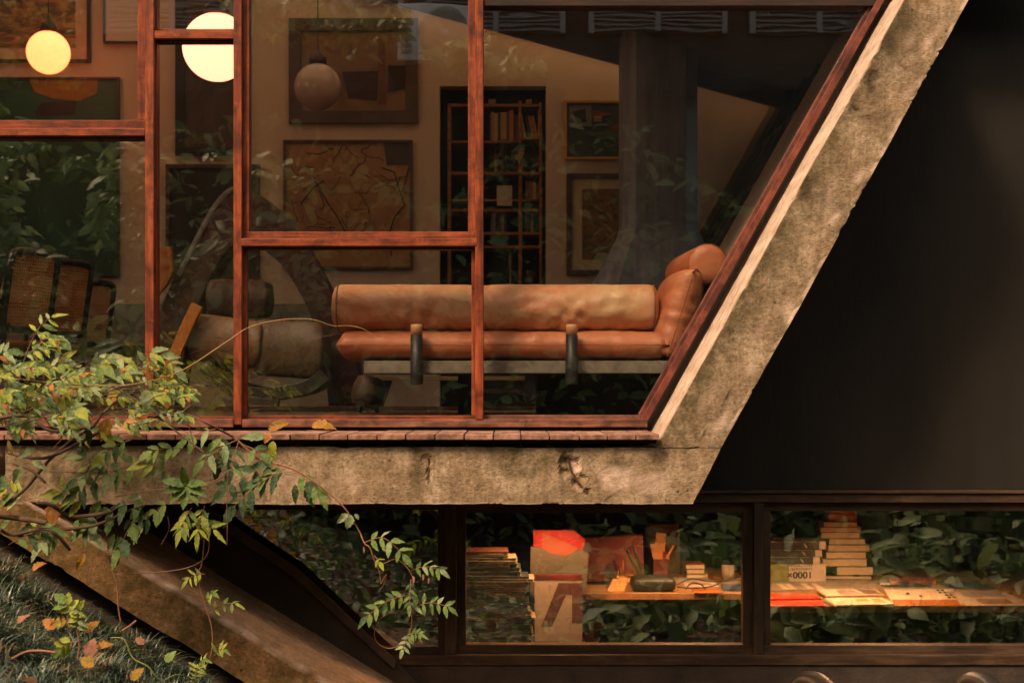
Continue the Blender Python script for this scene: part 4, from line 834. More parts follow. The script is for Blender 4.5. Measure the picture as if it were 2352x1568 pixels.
# red folder, cards, notebook
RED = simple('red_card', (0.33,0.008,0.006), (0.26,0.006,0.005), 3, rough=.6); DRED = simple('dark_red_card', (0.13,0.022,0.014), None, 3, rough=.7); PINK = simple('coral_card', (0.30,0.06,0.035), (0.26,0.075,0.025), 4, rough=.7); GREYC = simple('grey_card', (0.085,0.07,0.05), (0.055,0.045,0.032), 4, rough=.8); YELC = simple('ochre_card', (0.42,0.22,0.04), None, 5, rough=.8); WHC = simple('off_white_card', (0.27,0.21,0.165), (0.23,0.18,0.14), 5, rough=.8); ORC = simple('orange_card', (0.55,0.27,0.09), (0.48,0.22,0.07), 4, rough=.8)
def card(name, label, cat, poly, Y, mat, th=.006, group=None, extra=()):
    x = sum(p[0] for p in poly)/len(poly); yb = max(p[1] for p in poly); t = thing(name, label, cat, P(x,yb,Y), group); mb = MB(); mb.pprism(poly, Y, Y+th); mb.build('sheet', mat, t)
    for k2, (n, pl, m) in enumerate(extra): mb = MB(); mb.pprism(pl, Y-.001*(k2+1), Y-.001*(k2+1)+.0008); mb.build(n, m, t)
    return t
st = thing('side_shelf', 'dark low shelf unit behind the red folder', 'shelf unit', P(1290,1500,.95)); mb = MB(); mb.pbox(1222,1345,1478,1500,.72,1.05); mb.build('board', FR_DARK, st); mb = MB(); mb.box(PX(1222,.72), PX(1345,.72), .74, 1.03, LF, PZ(1500,.72)-.001); mb.build('base', FR_DARK, st)
card('folder', 'bright red pointed folder standing at the back of the paper stack', 'folder', [(1225,1217),(1318,1217),(1346,1240),(1322,1300),(1300,1478),(1226,1478)], .98, RED, .008, None, (('flap', [(1245,1221),(1328,1258),(1318,1272),(1290,1279),(1262,1274),(1245,1262)], PINK),))
card('folder', 'grey card folder leaning in front of the red one', 'folder', [(1219,1256),(1240,1257),(1262,1270),(1300,1278),(1330,1262),(1352,1270),(1338,1478),(1216,1478)], .90, GREYC, .03)
nb = card('notebook', 'white spiral notebook with a dark slanted geometric cover', 'notebook', [(1228,1318),(1337,1318),(1337,1476),(1228,1476)], .80, WHC, .02, None, (('cover_print', [(1283,1338),(1338,1338),(1338,1430),(1314,1430),(1314,1365),(1300,1365),(1268,1438),(1243,1438)], simple('maroon_print', (0.075,0.022,0.018), None, 4, rough=.6)), ('cover_print', [(1228,1317),(1337,1317),(1337,1331),(1228,1331)], simple('crimson_print', (0.28,0.02,0.015), None, 4, rough=.6))))
for i in range(44):
    x = 1231+2.4*i; mb = MB(); mb.tube([P(x,1318,.801),P(x,1316,.795),P(x,1322,.792),P(x+1,1331,.7945)], .0012, 4, cap=False); mb.build('spiral_ring', MATTE_BLACK, nb)
card('folder', 'ochre folder edge standing right of the spiral notebook', 'folder', [(1340,1268),(1352,1270),(1346,1360),(1338,1400)], .92, YELC, .004)
card('binder', 'wide dark red binder standing at the back of the pencil desk', 'binder', [(1330,1236),(1476,1228),(1480,1330),(1345,1335)], 1.5, DRED, .05)
card('crate', 'brown wooden box at the back with papers stuck in it', 'box', [(1490,1203),(1560,1203),(1563,1318),(1490,1318)], 2.0, simple('brown_board', (0.16,0.09,0.035), None, 4, rough=.7), .2)
g = 'papers standing in the desk holder'
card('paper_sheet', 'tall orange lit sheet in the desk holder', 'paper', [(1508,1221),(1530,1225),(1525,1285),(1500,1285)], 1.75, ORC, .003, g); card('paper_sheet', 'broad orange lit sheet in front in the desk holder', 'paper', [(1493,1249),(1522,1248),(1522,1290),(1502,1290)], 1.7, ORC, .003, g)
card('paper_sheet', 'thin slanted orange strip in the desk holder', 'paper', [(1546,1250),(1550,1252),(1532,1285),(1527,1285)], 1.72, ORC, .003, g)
hl = thing('paper_holder', 'dark holder with red and orange bits keeping papers upright', 'holder', P(1515,1318,1.74)); mb = MB(); mb.pbox(1500,1534,1284,1322,1.69,1.8); mb.build('cup', DRED, hl, .004); mb = MB(); mb.pbox(1522,1530,1266,1283,1.74,1.76); mb.build('marker', RED, hl); mb = MB(); mb.pbox(1530,1537,1274,1283.5,1.75,1.765); mb.build('marker', ORC, hl)
ph = thing('pencil_box', 'small ochre pencil box with upright pencils on the desk', 'pencil box', P(1440,1338,1.5)); mb = MB(); mb.pbox(1416,1458,1323,1338,1.42,1.5); mb.build('box', YELC, ph, .003)
for a, b, c in ((1419,1422,1308),(1425,1428,1302),(1430,1433,1285)): mb = MB(); mb.pbox(a,b,c,1324,1.45,1.456); mb.build('pencil', ORC, ph)
dl = thing('desk_lamp', 'dark jointed desk lamp arm standing over the pencil desk', 'desk lamp', P(1478,1362,1.35)); YD = 1.38
mb = MB(); mb.tube([P(1474,1350,YD),P(1464,1310,YD),P(1441,1262,YD)], .012, 8); mb.build('arm', simple('olive_metal', (0.09,0.06,0.03), None, 6, rough=.35, metal=.5), dl)
mb = MB(); mb.tube([P(1441,1262,YD),P(1452,1250,YD),P(1462,1275,YD),P(1474,1310,YD),P(1478,1345,YD)], .007, 8); mb.build('arm', MATTE_BLACK, dl)
mb = MB(); c = P(1476,1352,YD); mb.lathe([(0.001,.012),(.05,.010),(.056,0),(0.001,0)], Matrix.Translation((c.x,YD,ZD2)), 24); mb.build('base', MATTE_BLACK, dl)
sb = thing('padded_case', 'dark rounded equipment case lying at the front of the pencil desk', 'case', P(1500,1362,1.2)); mb = MB(); mb.box(PX(1451,1.2),PX(1553,1.2),1.19,1.36,ZD2+.001,PZ(1327,1.2)); mb.build('body', MATTE_BLACK, sb, .03, 4)
for pl, l in (([(1405,1332),(1458,1330),(1450,1360),(1392,1364)],'sloped drawing board lit orange by the lamp'),): 
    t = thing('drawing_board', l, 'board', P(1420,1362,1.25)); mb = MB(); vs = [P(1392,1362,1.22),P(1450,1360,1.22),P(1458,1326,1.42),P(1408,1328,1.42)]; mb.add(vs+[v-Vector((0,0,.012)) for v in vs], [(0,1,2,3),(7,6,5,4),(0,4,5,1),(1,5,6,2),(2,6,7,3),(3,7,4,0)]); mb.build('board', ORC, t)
for i, pts in enumerate(([(1555,1341),(1590,1330),(1640,1338),(1707,1336)], [(1556,1347),(1600,1352),(1650,1345),(1680,1325)], [(1575,1352),(1590,1340),(1612,1344),(1625,1357)])):
    mb = MB(); mb.tube(smooth_path([P(x,y,1.17)+Vector((0,.03*k2,0)) for k2,(x,y) in enumerate(pts)],5), .004, 6); tag(mb.build('cable', MATTE_BLACK), ('long thin black cable running along the desk towards the post','black cable sagging along the desk edge','short black cable looped on the desk')[i], 'cable', 'cables on the pencil desk')

# --- right pane: stacks of books
gA = 'black volumes in the lower pile'; zc = ZD + .0; YX = 1.35
DK = bookmat('black_volume', (0.016,0.015,0.014)); GRN = bookmat('green_volume', (0.13,0.19,0.03)); OLV = bookmat('olive_volume', (0.20,0.16,0.03))
zt = ZD+.001
bk = thing('book', 'thick white ended landscape architecture book at the bottom of the pile', 'book', P(1830,1330,1.2), 'books in the piles on the desk'); Yt = 1.93; zb = ZD+.0008
ztop = zb + 40/ppm(Yt)
mb = MB(); mb.box(PX(1748,Yt), PX(1897,Yt), Yt+.004, Yt+.22, zb, ztop); mb.build('cover', simple('off_white_volume', (0.50,0.42,0.34), None, 6, rough=.6), bk, .002)
mb = MB(); mb.box(PX(1749,Yt), PX(1812,Yt), Yt+.0005, Yt+.0035, zb+.001, ztop-.001); mb.build('green_band', art('green_spine', [(0.10,0.15,0.02),(0.20,0.19,0.03),(0.10,0.17,0.03)], 3, (1,1,20), .2), bk)
mb = MB(); mb.box(PX(1812.4,Yt), PX(1897,Yt), Yt, Yt+.0038, zb+.001, ztop-.001); mb.build('spine_label', simple('white_label', (0.55,0.46,0.38), None, 6, rough=.6), bk)
INK = simple('printing_ink', (0.02,0.018,0.016), None, 6, rough=.7)
def text(s, px, py, hpx, Y, parent, mat, flip=False, spacing=1.0, wpx=None, bold=0):
    cu = bpy.data.curves.new('lettering', 'FONT'); cu.body = s; cu.size = hpx/ppm(Y)*1.4; cu.align_x = 'CENTER'; cu.align_y = 'CENTER'; cu.extrude = .0003; cu.space_character = spacing; cu.offset = bold
    o = bpy.data.objects.new('lettering', cu); COL.objects.link(o); dg = bpy.context.evaluated_depsgraph_get(); me = bpy.data.meshes.new_from_object(o.evaluated_get(dg)); bpy.data.objects.remove(o)
    me.materials.clear(); me.materials.append(mat); o = link('lettering', me, parent); o.location = P(px,py,Y) - wloc(parent)
    sx = 1.0
    if wpx: xs_ = [v.co.x for v in me.vertices]; sx = wpx/ppm(Y)/(max(xs_)-min(xs_))
    o.scale = (sx,1,1); o.rotation_euler = (R(90), R(180) if flip else 0, 0); return o
text('1000\u00d7', 1837, 1319, 15, Yt-.0006, bk, INK, True, 1.0, 54, .0016); text('LANDSCAPE', 1841, 1305.5, 6, Yt-.0006, bk, INK, True, 1.25, 46, .0005); text('ARCHITECTURE', 1838, 1297, 6, Yt-.0006, bk, INK, True, 1.25, 56, .0005)
zz = ztop+.0008
for i, (th, x1) in enumerate(((17,1883),(16,1888),(19,1897))):
    h = th/ppm(Yt); t = thing('book', ('lowest','middle','topmost')[i] + ' black slipcased volume in the pile by the post', 'book', (PX(1820,Yt),Yt,zz), 'books in the piles on the desk')
    mb = MB(); mb.box(PX(1746,Yt), PX(x1-15.2,Yt), Yt+.001*i, Yt+.2, zz, zz+h-.003); mb.build('cover', DK, t, .002)
    mb = MB(); mb.box(PX(x1-15,Yt), PX(x1,Yt), Yt+.001*i, Yt+.2, zz, zz+h-.003); mb.build('spine_label', bpy.data.materials['white_label'], t)
    mb = MB(); mb.box(PX(1750,Yt), PX(x1-22,Yt), Yt-.0015, Yt+.001*i-.0002, zz+h-.0045, zz+h-.0025); mb.build('spine_line', bpy.data.materials['white_label'], t)
    mb = MB(); mb.tube([P(1838+8*i-6,0,Yt)*1]*0 + [Vector((PX(1838+4*i,Yt),Yt-.001,zz+h*.75)),Vector((PX(1843+4*i,Yt),Yt-.0012,zz+h*.4)),Vector((PX(1845+4*i,Yt),Yt-.001,zz+h*.2))], [.002,.006,.004], 6); mb.build('spine_mark', bpy.data.materials['white_label'], t)
    zz += h+.0006
mb = MB(); vs = []; 
for i in range(13):
    for j in range(5): vs.append((PX(1744+12.6*i,Yt), Yt-.004+.05*j, zz+.002+.006*math.sin(i*.55)*(1 if i < 11 else .2)+.004*noise.noise(Vector((i*.5,j,1)))))
mb.add(vs, [(i*5+j,(i+1)*5+j,(i+1)*5+j+1,i*5+j+1) for i in range(12) for j in range(4)], 0, True); mb.add([v for v in [(PX(1746,Yt),Yt-.002,zz),(PX(1890,Yt),Yt-.002,zz),(PX(1890,Yt),Yt+.19,zz),(PX(1746,Yt),Yt+.19,zz)]], [(0,1,2,3)])
tag(mb.build('paper_sheet', WHC), 'crumpled white paper lying on top of the black volumes', 'paper')
Ys = 2.02; zz = ZD+.0008; y = ZD
stack = [(1893,2004,9,'black_volume','very thin dark base book'),(1920,2006,20,'black_volume','thick grey edged book'),(1890,1993,17,'buff','long pale book'),(1896,1990,16,'dark','pale book with dark covers'),(1900,1998,15,'tan','tan book with a marker'),(1905,1990,14,'black_volume','black book with loose leaf'),(1886,1976,14,'orange','white edged book in orange cover'),(1886,1980,11,'tan','tan paperback'),(1890,1970,12,'rust','red edged book')]
mats_ = dict(BM); mats_['black_volume'] = DK
PG3 = simple('cream_pages', (0.62,0.48,0.34), (0.50,0.38,0.26), 60, (.4,.4,9), rough=.9)
for i, (x0,x1,th,mk,l) in enumerate(stack):
    h = th*1.02/ppm(Ys); flat_book(l + ' in the tapering stack, ' + ('lowest','second','third','fourth','fifth','sixth','seventh','eighth','ninth')[i] + ' from the desk', x0, x1, 0, th*1.02, Ys, .16, mats_[mk], (-3,2,-2,1,3,-2,1,-3,2)[i], 'books in the piles on the desk', 'book', PG3, z0=zz); zz += h+.0006
bx = thing('wooden_box', 'small orange wooden box with a clasp on top of the tapering stack', 'box', (PX(1937,Ys),Ys+.08,zz)); h = 26/ppm(Ys)
mb = MB(); mb.box(PX(1904,Ys),PX(1972,Ys),Ys+.02,Ys+.13,zz,zz+h*.62); mb.build('body', ORW, bx, .003); mb = MB(); mb.box(PX(1905,Ys),PX(1971,Ys),Ys+.021,Ys+.13,zz+h*.65,zz+h); mb.build('lid', ORW, bx, .003); mb = MB(); mb.box(PX(1927,Ys),PX(1950,Ys),Ys+.0135,Ys+.0195,zz+h*.85,zz+h*.97); mb.build('clasp', WHC, bx)
# flat papers and magazines on the desk
def sheet(label, name, cat, quad, z, th, mat, group=None, extra=()):
    """quad: (px, py) on a level plane at height z"""
    def on(px, py, zz_): d = (ZC-zz_)*F/(py-VY); return Vector(((px-VX)*d/F, d-D, zz_))
    q = [on(x, y, z+th) for x, y in quad]; t = thing(name, label, cat, (q[0]+q[2])/2-Vector((0,0,th)), group)
    n = (q[1]-q[0]).cross(q[2]-q[0]); q = q if n.z > 0 else q[::-1]
    vs = q + [v-Vector((0,0,th)) for v in q]; m4 = len(q); mb = MB(); mb.add(vs, [tuple(range(m4)), tuple(range(2*m4-1,m4-1,-1))] + [(i, m4+i, m4+(i+1)%m4, (i+1)%m4) for i in range(m4)]); mb.build('sheet', mat, t)
    for k2, (nm, qq, mm) in enumerate(extra):
        q2 = [on(x, y, z+th+.0006*(k2+1)) for x, y in qq]; n = (q2[1]-q2[0]).cross(q2[2]-q2[0]); q2 = q2 if n.z > 0 else q2[::-1]; mb = MB(); m4 = len(q2); mb.add(q2+[v-Vector((0,0,.0005)) for v in q2], [tuple(range(m4)), tuple(range(2*m4-1,m4-1,-1))] + [(i, m4+i, m4+(i+1)%m4, (i+1)%m4) for i in range(m4)]); mb.build(nm, mm, t)
gp = 'papers and magazines spread on the desk'; PAPER = simple('white_paper', (0.62,0.50,0.38), (0.56,0.44,0.33), 8, rough=.8); GREYP = simple('grey_print', (0.36,0.29,0.23), (0.22,0.18,0.15), 7, rough=.7); BLUE = simple('blue_cover', (0.035,0.045,0.09), None, 6, rough=.5); TEAL = simple('teal_cover', (0.025,0.07,0.075), None, 6, rough=.5); RUST = simple('rust_cover', (0.42,0.12,0.02), None, 6, rough=.6); LIME = simple('lime_print', (0.32,0.33,0.05), None, 6, rough=.7); DGREEN = simple('leaf_print', (0.03,0.05,0.02), None, 6)
REDM = simple('red_magazine_cover', (0.50,0.045,0.02), (0.58,0.20,0.12), 5, rough=.4, c2=(0.48,0.03,0.015))
sheet('wide sheet of pale plans spread under everything on the desk', 'paper_sheet', 'paper', [(1780,1330),(2130,1330),(2180,1352),(1760,1356)], ZD+.0006, .001, GREYP, gp)
sheet('fanned grey leaflets lying below the white ended book', 'leaflet', 'leaflet', [(1775,1339),(1900,1338),(1915,1352),(1772,1354)], ZD+.003, .004, GREYP, gp, tuple(('leaflet_edge', [(a,1339),(a+12,1339),(a+32,1352),(a+18,1352)], PAPER) for a in (1782,1800,1838,1862)))
sheet('red magazine on top of the red pair', 'magazine', 'magazine', [(1755,1363),(1868,1363),(1886,1373),(1752,1375)], ZD+.014, .008, REDM, gp); sheet('red magazine lying underneath at the desk edge', 'magazine', 'magazine', [(1755,1375),(1880,1375),(1898,1390),(1752,1391)], ZD+.0045, .008, REDM, gp)
sheet('open white magazine with a dark photo lying in the middle of the desk', 'magazine', 'magazine', [(1875,1352),(2010,1353),(2030,1365),(1900,1368)], ZD+.010, .010, PAPER, gp, (('photo', [(1965,1353),(2008,1354),(2028,1364),(1990,1364)], simple('brown_photo', (0.16,0.09,0.05), None, 9, rough=.5)), ('photo', [(1920,1354),(1960,1354),(1985,1364),(1930,1364)], GREYP)))
sheet('white magazine with a lime square at the front edge of the desk', 'magazine', 'magazine', [(1893,1372),(2026,1371),(2054,1386),(1920,1389)], ZD+.012, .010, PAPER, gp, (('print', [(1962,1374),(1990,1374),(2000,1380),(1968,1380)], LIME), ('print', [(2000,1373),(2020,1373),(2036,1382),(2010,1382)], ORC)))
sheet('cream poster with green leaf print and a rust band along the edge', 'poster', 'poster', [(2030,1352),(2190,1352),(2210,1389),(2055,1390)], ZD+.002, .0012, PAPER, gp, (('print_band', [(2048,1376),(2200,1376),(2208,1389),(2055,1389)], RUST),) + tuple(('print', [(x,y),(x+7,y),(x+9,y+3),(x+2,y+3)], DGREEN) for x, y in ((2150,1353),(2160,1353),(2155,1358),(2166,1358),(2170,1364),(2180,1364),(2176,1369),(2188,1369),(2110,1366),(2080,1360))))
sheet('grey printed sheet curling at the far right corner of the desk', 'paper_sheet', 'paper', [(2170,1357),(2300,1357),(2385,1390),(2218,1390)], ZD+.0045, .0012, simple('mauve_print', (0.42,0.31,0.24), (0.34,0.24,0.18), 6, rough=.7), gp, (('photo', [(2200,1358),(2290,1358),(2320,1368),(2215,1370)], simple('violet_photo', (0.15,0.12,0.13), (0.30,0.22,0.18), 8, rough=.5)), ('print', [(2240,1375),(2310,1374),(2330,1384),(2255,1385)], simple('rust_print', (0.25,0.12,0.06), None, 6))))
sheet('blue and orange patterned book lying behind the poster', 'book', 'book', [(2040,1325),(2140,1322),(2150,1333),(2045,1335)], ZD+.004, .022, art('patterned_cover', [(0.05,0.05,0.11),(0.06,0.05,0.10),(0.40,0.10,0.03),(0.45,0.22,0.05)], 14), gp); sheet('teal folder with a cream tab lying before the patterned book', 'folder', 'folder', [(2020,1337),(2118,1336),(2140,1345),(2030,1345)], ZD+.003, .006, TEAL, gp, (('tab', [(2021,1338),(2056,1338),(2058,1342),(2022,1342)], PAPER),))
sheet('thin brown portfolio reaching out at the back of the desk', 'portfolio', 'portfolio', [(2150,1322),(2225,1322),(2255,1333),(2155,1333)], ZD+.012, .004, simple('brown_portfolio', (0.20,0.13,0.09), None, 6), gp); sheet('dark blue cloth covered book under the brown portfolio', 'book', 'book', [(2160,1336),(2235,1336),(2290,1349),(2190,1349)], ZD+.0025, .006, BLUE, gp)
cb = thing('wooden_cupboard', 'dark brown panelled cupboard at the back of the lower room', 'cupboard', (PX(2060,2.9),2.9,LF)); 
for a, b in ((1960,2035),(2036,2105),(2106,2180)): mb = MB(); mb.pbox(a,b,1100,1600,2.85,3.1); mb.build('door_panel', wood('cupboard_wood_%d' % a, (0.05,0.02,0.01), (0.13,0.055,0.025), (0.19,0.08,0.035), (6,6,.6), .5), cb, .006)
mb = MB(); mb.pbox(1765,1795,1242,1262,2.2,2.35); tag(mb.build('box', YELC, None, .004), 'small ochre box behind the black volumes', 'box')
mb = MB(); mb.box(PX(1755,2.2),PX(1860,2.2),2.15,2.5,LF,PZ(1262,2.2)-.001); tag(mb.build('side_cabinet', FR_DARK, None, .005), 'dark side cabinet under the small ochre box', 'cabinet')

gm = 'papers and books on the pencil desk'
sheet('white letter sheet lying beside the cables on the pencil desk', 'paper_sheet', 'paper', [(1570,1336),(1640,1335),(1652,1346),(1575,1347)], ZD2+.001, .0012, PAPER, gm, (('print', [(1580,1338),(1630,1338),(1636,1343),(1584,1343)], GREYP),))
sheet('closed blue notebook by the post end of the pencil desk', 'notebook', 'notebook', [(1655,1340),(1715,1340),(1730,1352),(1662,1352)], ZD2+.002, .012, BLUE, gm)
sheet('rust coloured booklet at the front edge of the pencil desk', 'booklet', 'booklet', [(1590,1350),(1650,1350),(1660,1360),(1595,1360)], ZD2+.002, .006, RUST, gm)
sheet('grey printed folder under the white letter sheet', 'folder', 'folder', [(1545,1325),(1625,1325),(1635,1334),(1548,1334)], ZD2+.001, .008, GREYP, gm)
mb = MB(); mb.lathe([(0.001,0),(.034,0),(.038,.085),(.034,.085),(.031,.006),(0.001,.005)], Matrix.Translation((PX(1672,1.7),1.7,ZD2+.001)), 20); tag(mb.build('mug', WHC), 'plain pale mug at the back of the pencil desk', 'mug')
for i, (xa, xb, mk) in enumerate(((1575,1625,'tan'),(1580,1622,'slate'),(1573,1618,'rust'))):
    flat_book(('lowest tan','middle slate blue','top rust red')[i] + ' book in the small pile behind the letter sheet', xa, xb, 0, 11, 1.75, .16, BM[mk], (4,-6,3)[i], gm, 'book', PG3, z0=ZD2+.001+i*11.2/ppm(1.75))
# ------------------------------------------------------------------ leaves
LM = {
 'deep': leafmat('deep_green_leaf', (0.025,0.055,0.016), (0.05,0.105,0.03), (0.10,0.155,0.05)),
 'mid': leafmat('mid_green_leaf', (0.06,0.115,0.02), (0.13,0.21,0.038), (0.21,0.27,0.065)),
 'pale': leafmat('grey_green_leaf', (0.14,0.20,0.075), (0.24,0.31,0.135), (0.36,0.40,0.20)),
 'lime': leafmat('yellow_green_leaf', (0.16,0.21,0.02), (0.30,0.33,0.035), (0.46,0.43,0.08)),
 'gold': leafmat('golden_leaf', (0.28,0.13,0.008), (0.40,0.19,0.012), (0.22,0.17,0.012)),
 'rust': leafmat('rust_leaf', (0.20,0.07,0.012), (0.42,0.16,0.03), (0.50,0.22,0.05)),
 'pink': leafmat('dry_pinkish_leaf', (0.24,0.09,0.045), (0.34,0.15,0.08), (0.42,0.22,0.12))}
def leaf_mesh(seed, shape, mat):
    rr = random.Random(seed); n = 9; W = {'oval': .21, 'slim': .16, 'broad': .31}[shape]; bend = rr.uniform(.05,.30); fold = rr.uniform(.15,.55); tw = rr.uniform(-.5,.5); curl = rr.uniform(-.12,.12)
    vs = []; 
    for i in range(n+1):
        t = i/n; w = W*max(0.0, math.sin(math.pi*t**.82))**.85*(1-.25*t) if 0 < t < 1 else 0.0
        if 0 < i < n: w *= 1 + (.13 if i % 2 else -.10) + rr.uniform(-.11,.11)
        wav = .03*math.sin(t*9+seed); a = tw*t
        for sx in (-1,0,1):
            x = sx*w; z = abs(x)*fold + wav*sx*abs(x)/max(W,.01) - bend*t*t; x2 = x*math.cos(a)-z*math.sin(a)*0.6; z2 = x*math.sin(a)+z
            vs.append((x2 + curl*t*t, t, z2))
    fs = []
    for i in range(n):
        b = i*3; fs += [(b,b+1,b+4,b+3),(b+1,b+2,b+5,b+4)]
    me = bpy.data.meshes.new('leaf'); me.from_pydata(vs, [], fs); me.materials.append(mat); me.polygons.foreach_set('use_smooth', [True]*len(fs)); me.update(); return me
LEAF = {(k, s): [leaf_mesh(17*i+len(k)*3+len(s), s, LM[k]) for i in range(4)] for k in LM for s in ('oval','slim','broad')}
rl = random.Random(77)
class Plant:
    """a plant thing: stem tubes collected in one part, every leaf a part of its own"""
    def __init__(s, name, label, cat, root, stem_mat, group=None):
        s.t = thing(name, label, cat, root, group); s.sm = stem_mat; s.n = 0
    def stem(s, pts, r, n=6, name='stem'): mb = MB(); mb.tube(pts, r, n); mb.build(name, s.sm, s.t)
    def leaf(s, base, d, length, nrm, kind, shape='oval', wid=1.0):
        if s.n >= 298: return
        s.n += 1; d = Vector(d).normalized(); x = d.cross(Vector(nrm)); 
        if x.length < 1e-3: x = d.cross(Vector((0.3,0.2,1)))
        x.normalize(); z = x.cross(d); M3 = Matrix((x, d, z)).transposed().to_4x4(); M3.translation = Vector(base)-wloc(s.t)
        o = bpy.data.objects.new('leaf', rl.choice(LEAF[(kind,shape)])); COL.objects.link(o); o.parent = s.t
        o.matrix_local = M3 @ Matrix.Diagonal((length*wid*rl.uniform(.85,1.15), length, length, 1))
    def spray(s, a, b, pairs, ll, kinds, sag=.1, shape='oval', nrm=(0,-.75,.65), spread=58, r=.0016, term=True, jit=.3):
        a, b = Vector(a), Vector(b); ax = (b-a); L = ax.length; mid = (a+b)/2 + Vector((0,0,L*sag)); pts = smooth_path([a, mid, b], 6); s.stem(pts, (r*1.4, r*.6), 5, 'leaf_stalk')
        nrm = (Vector(nrm)+Vector([rl.uniform(-jit,jit) for _ in range(3)])).normalized()
        for i in range(pairs):
            q = (i+1.0)/(pairs+.6); f = q*(len(pts)-1); k0 = min(int(f), len(pts)-2); p = pts[k0].lerp(pts[k0+1], f-k0); t = (pts[k0+1]-pts[k0]).normalized(); side = t.cross(nrm).normalized()
            for sg in (-1,1):
                an = R(spread+rl.uniform(-14,14)); d = t*math.cos(an)+side*sg*math.sin(an)+Vector((0,0,-.22+rl.uniform(-.25,.15)))
                n2 = nrm + Vector([rl.uniform(-.45,.45) for _ in range(3)])
                s.leaf(p, d, ll*rl.uniform(.78,1.1)*(1-.15*abs(q-.5)), n2, rl.choice(kinds), shape)
        if term: s.leaf(pts[-1], (pts[-1]-pts[-2])+Vector((0,0,-.15*L/6)), ll*1.12, nrm, rl.choice(kinds), shape)
    def done(s): pass
STEM_B = simple('brown_stem', (0.11,0.055,0.03), (0.05,0.025,0.015), 20, rough=.8); STEM_G = simple('green_stem', (0.20,0.21,0.05), (0.13,0.15,0.03), 15, rough=.6); STEM_R = simple('reddish_stem', (0.26,0.11,0.045), (0.15,0.06,0.03), 15, rough=.6)

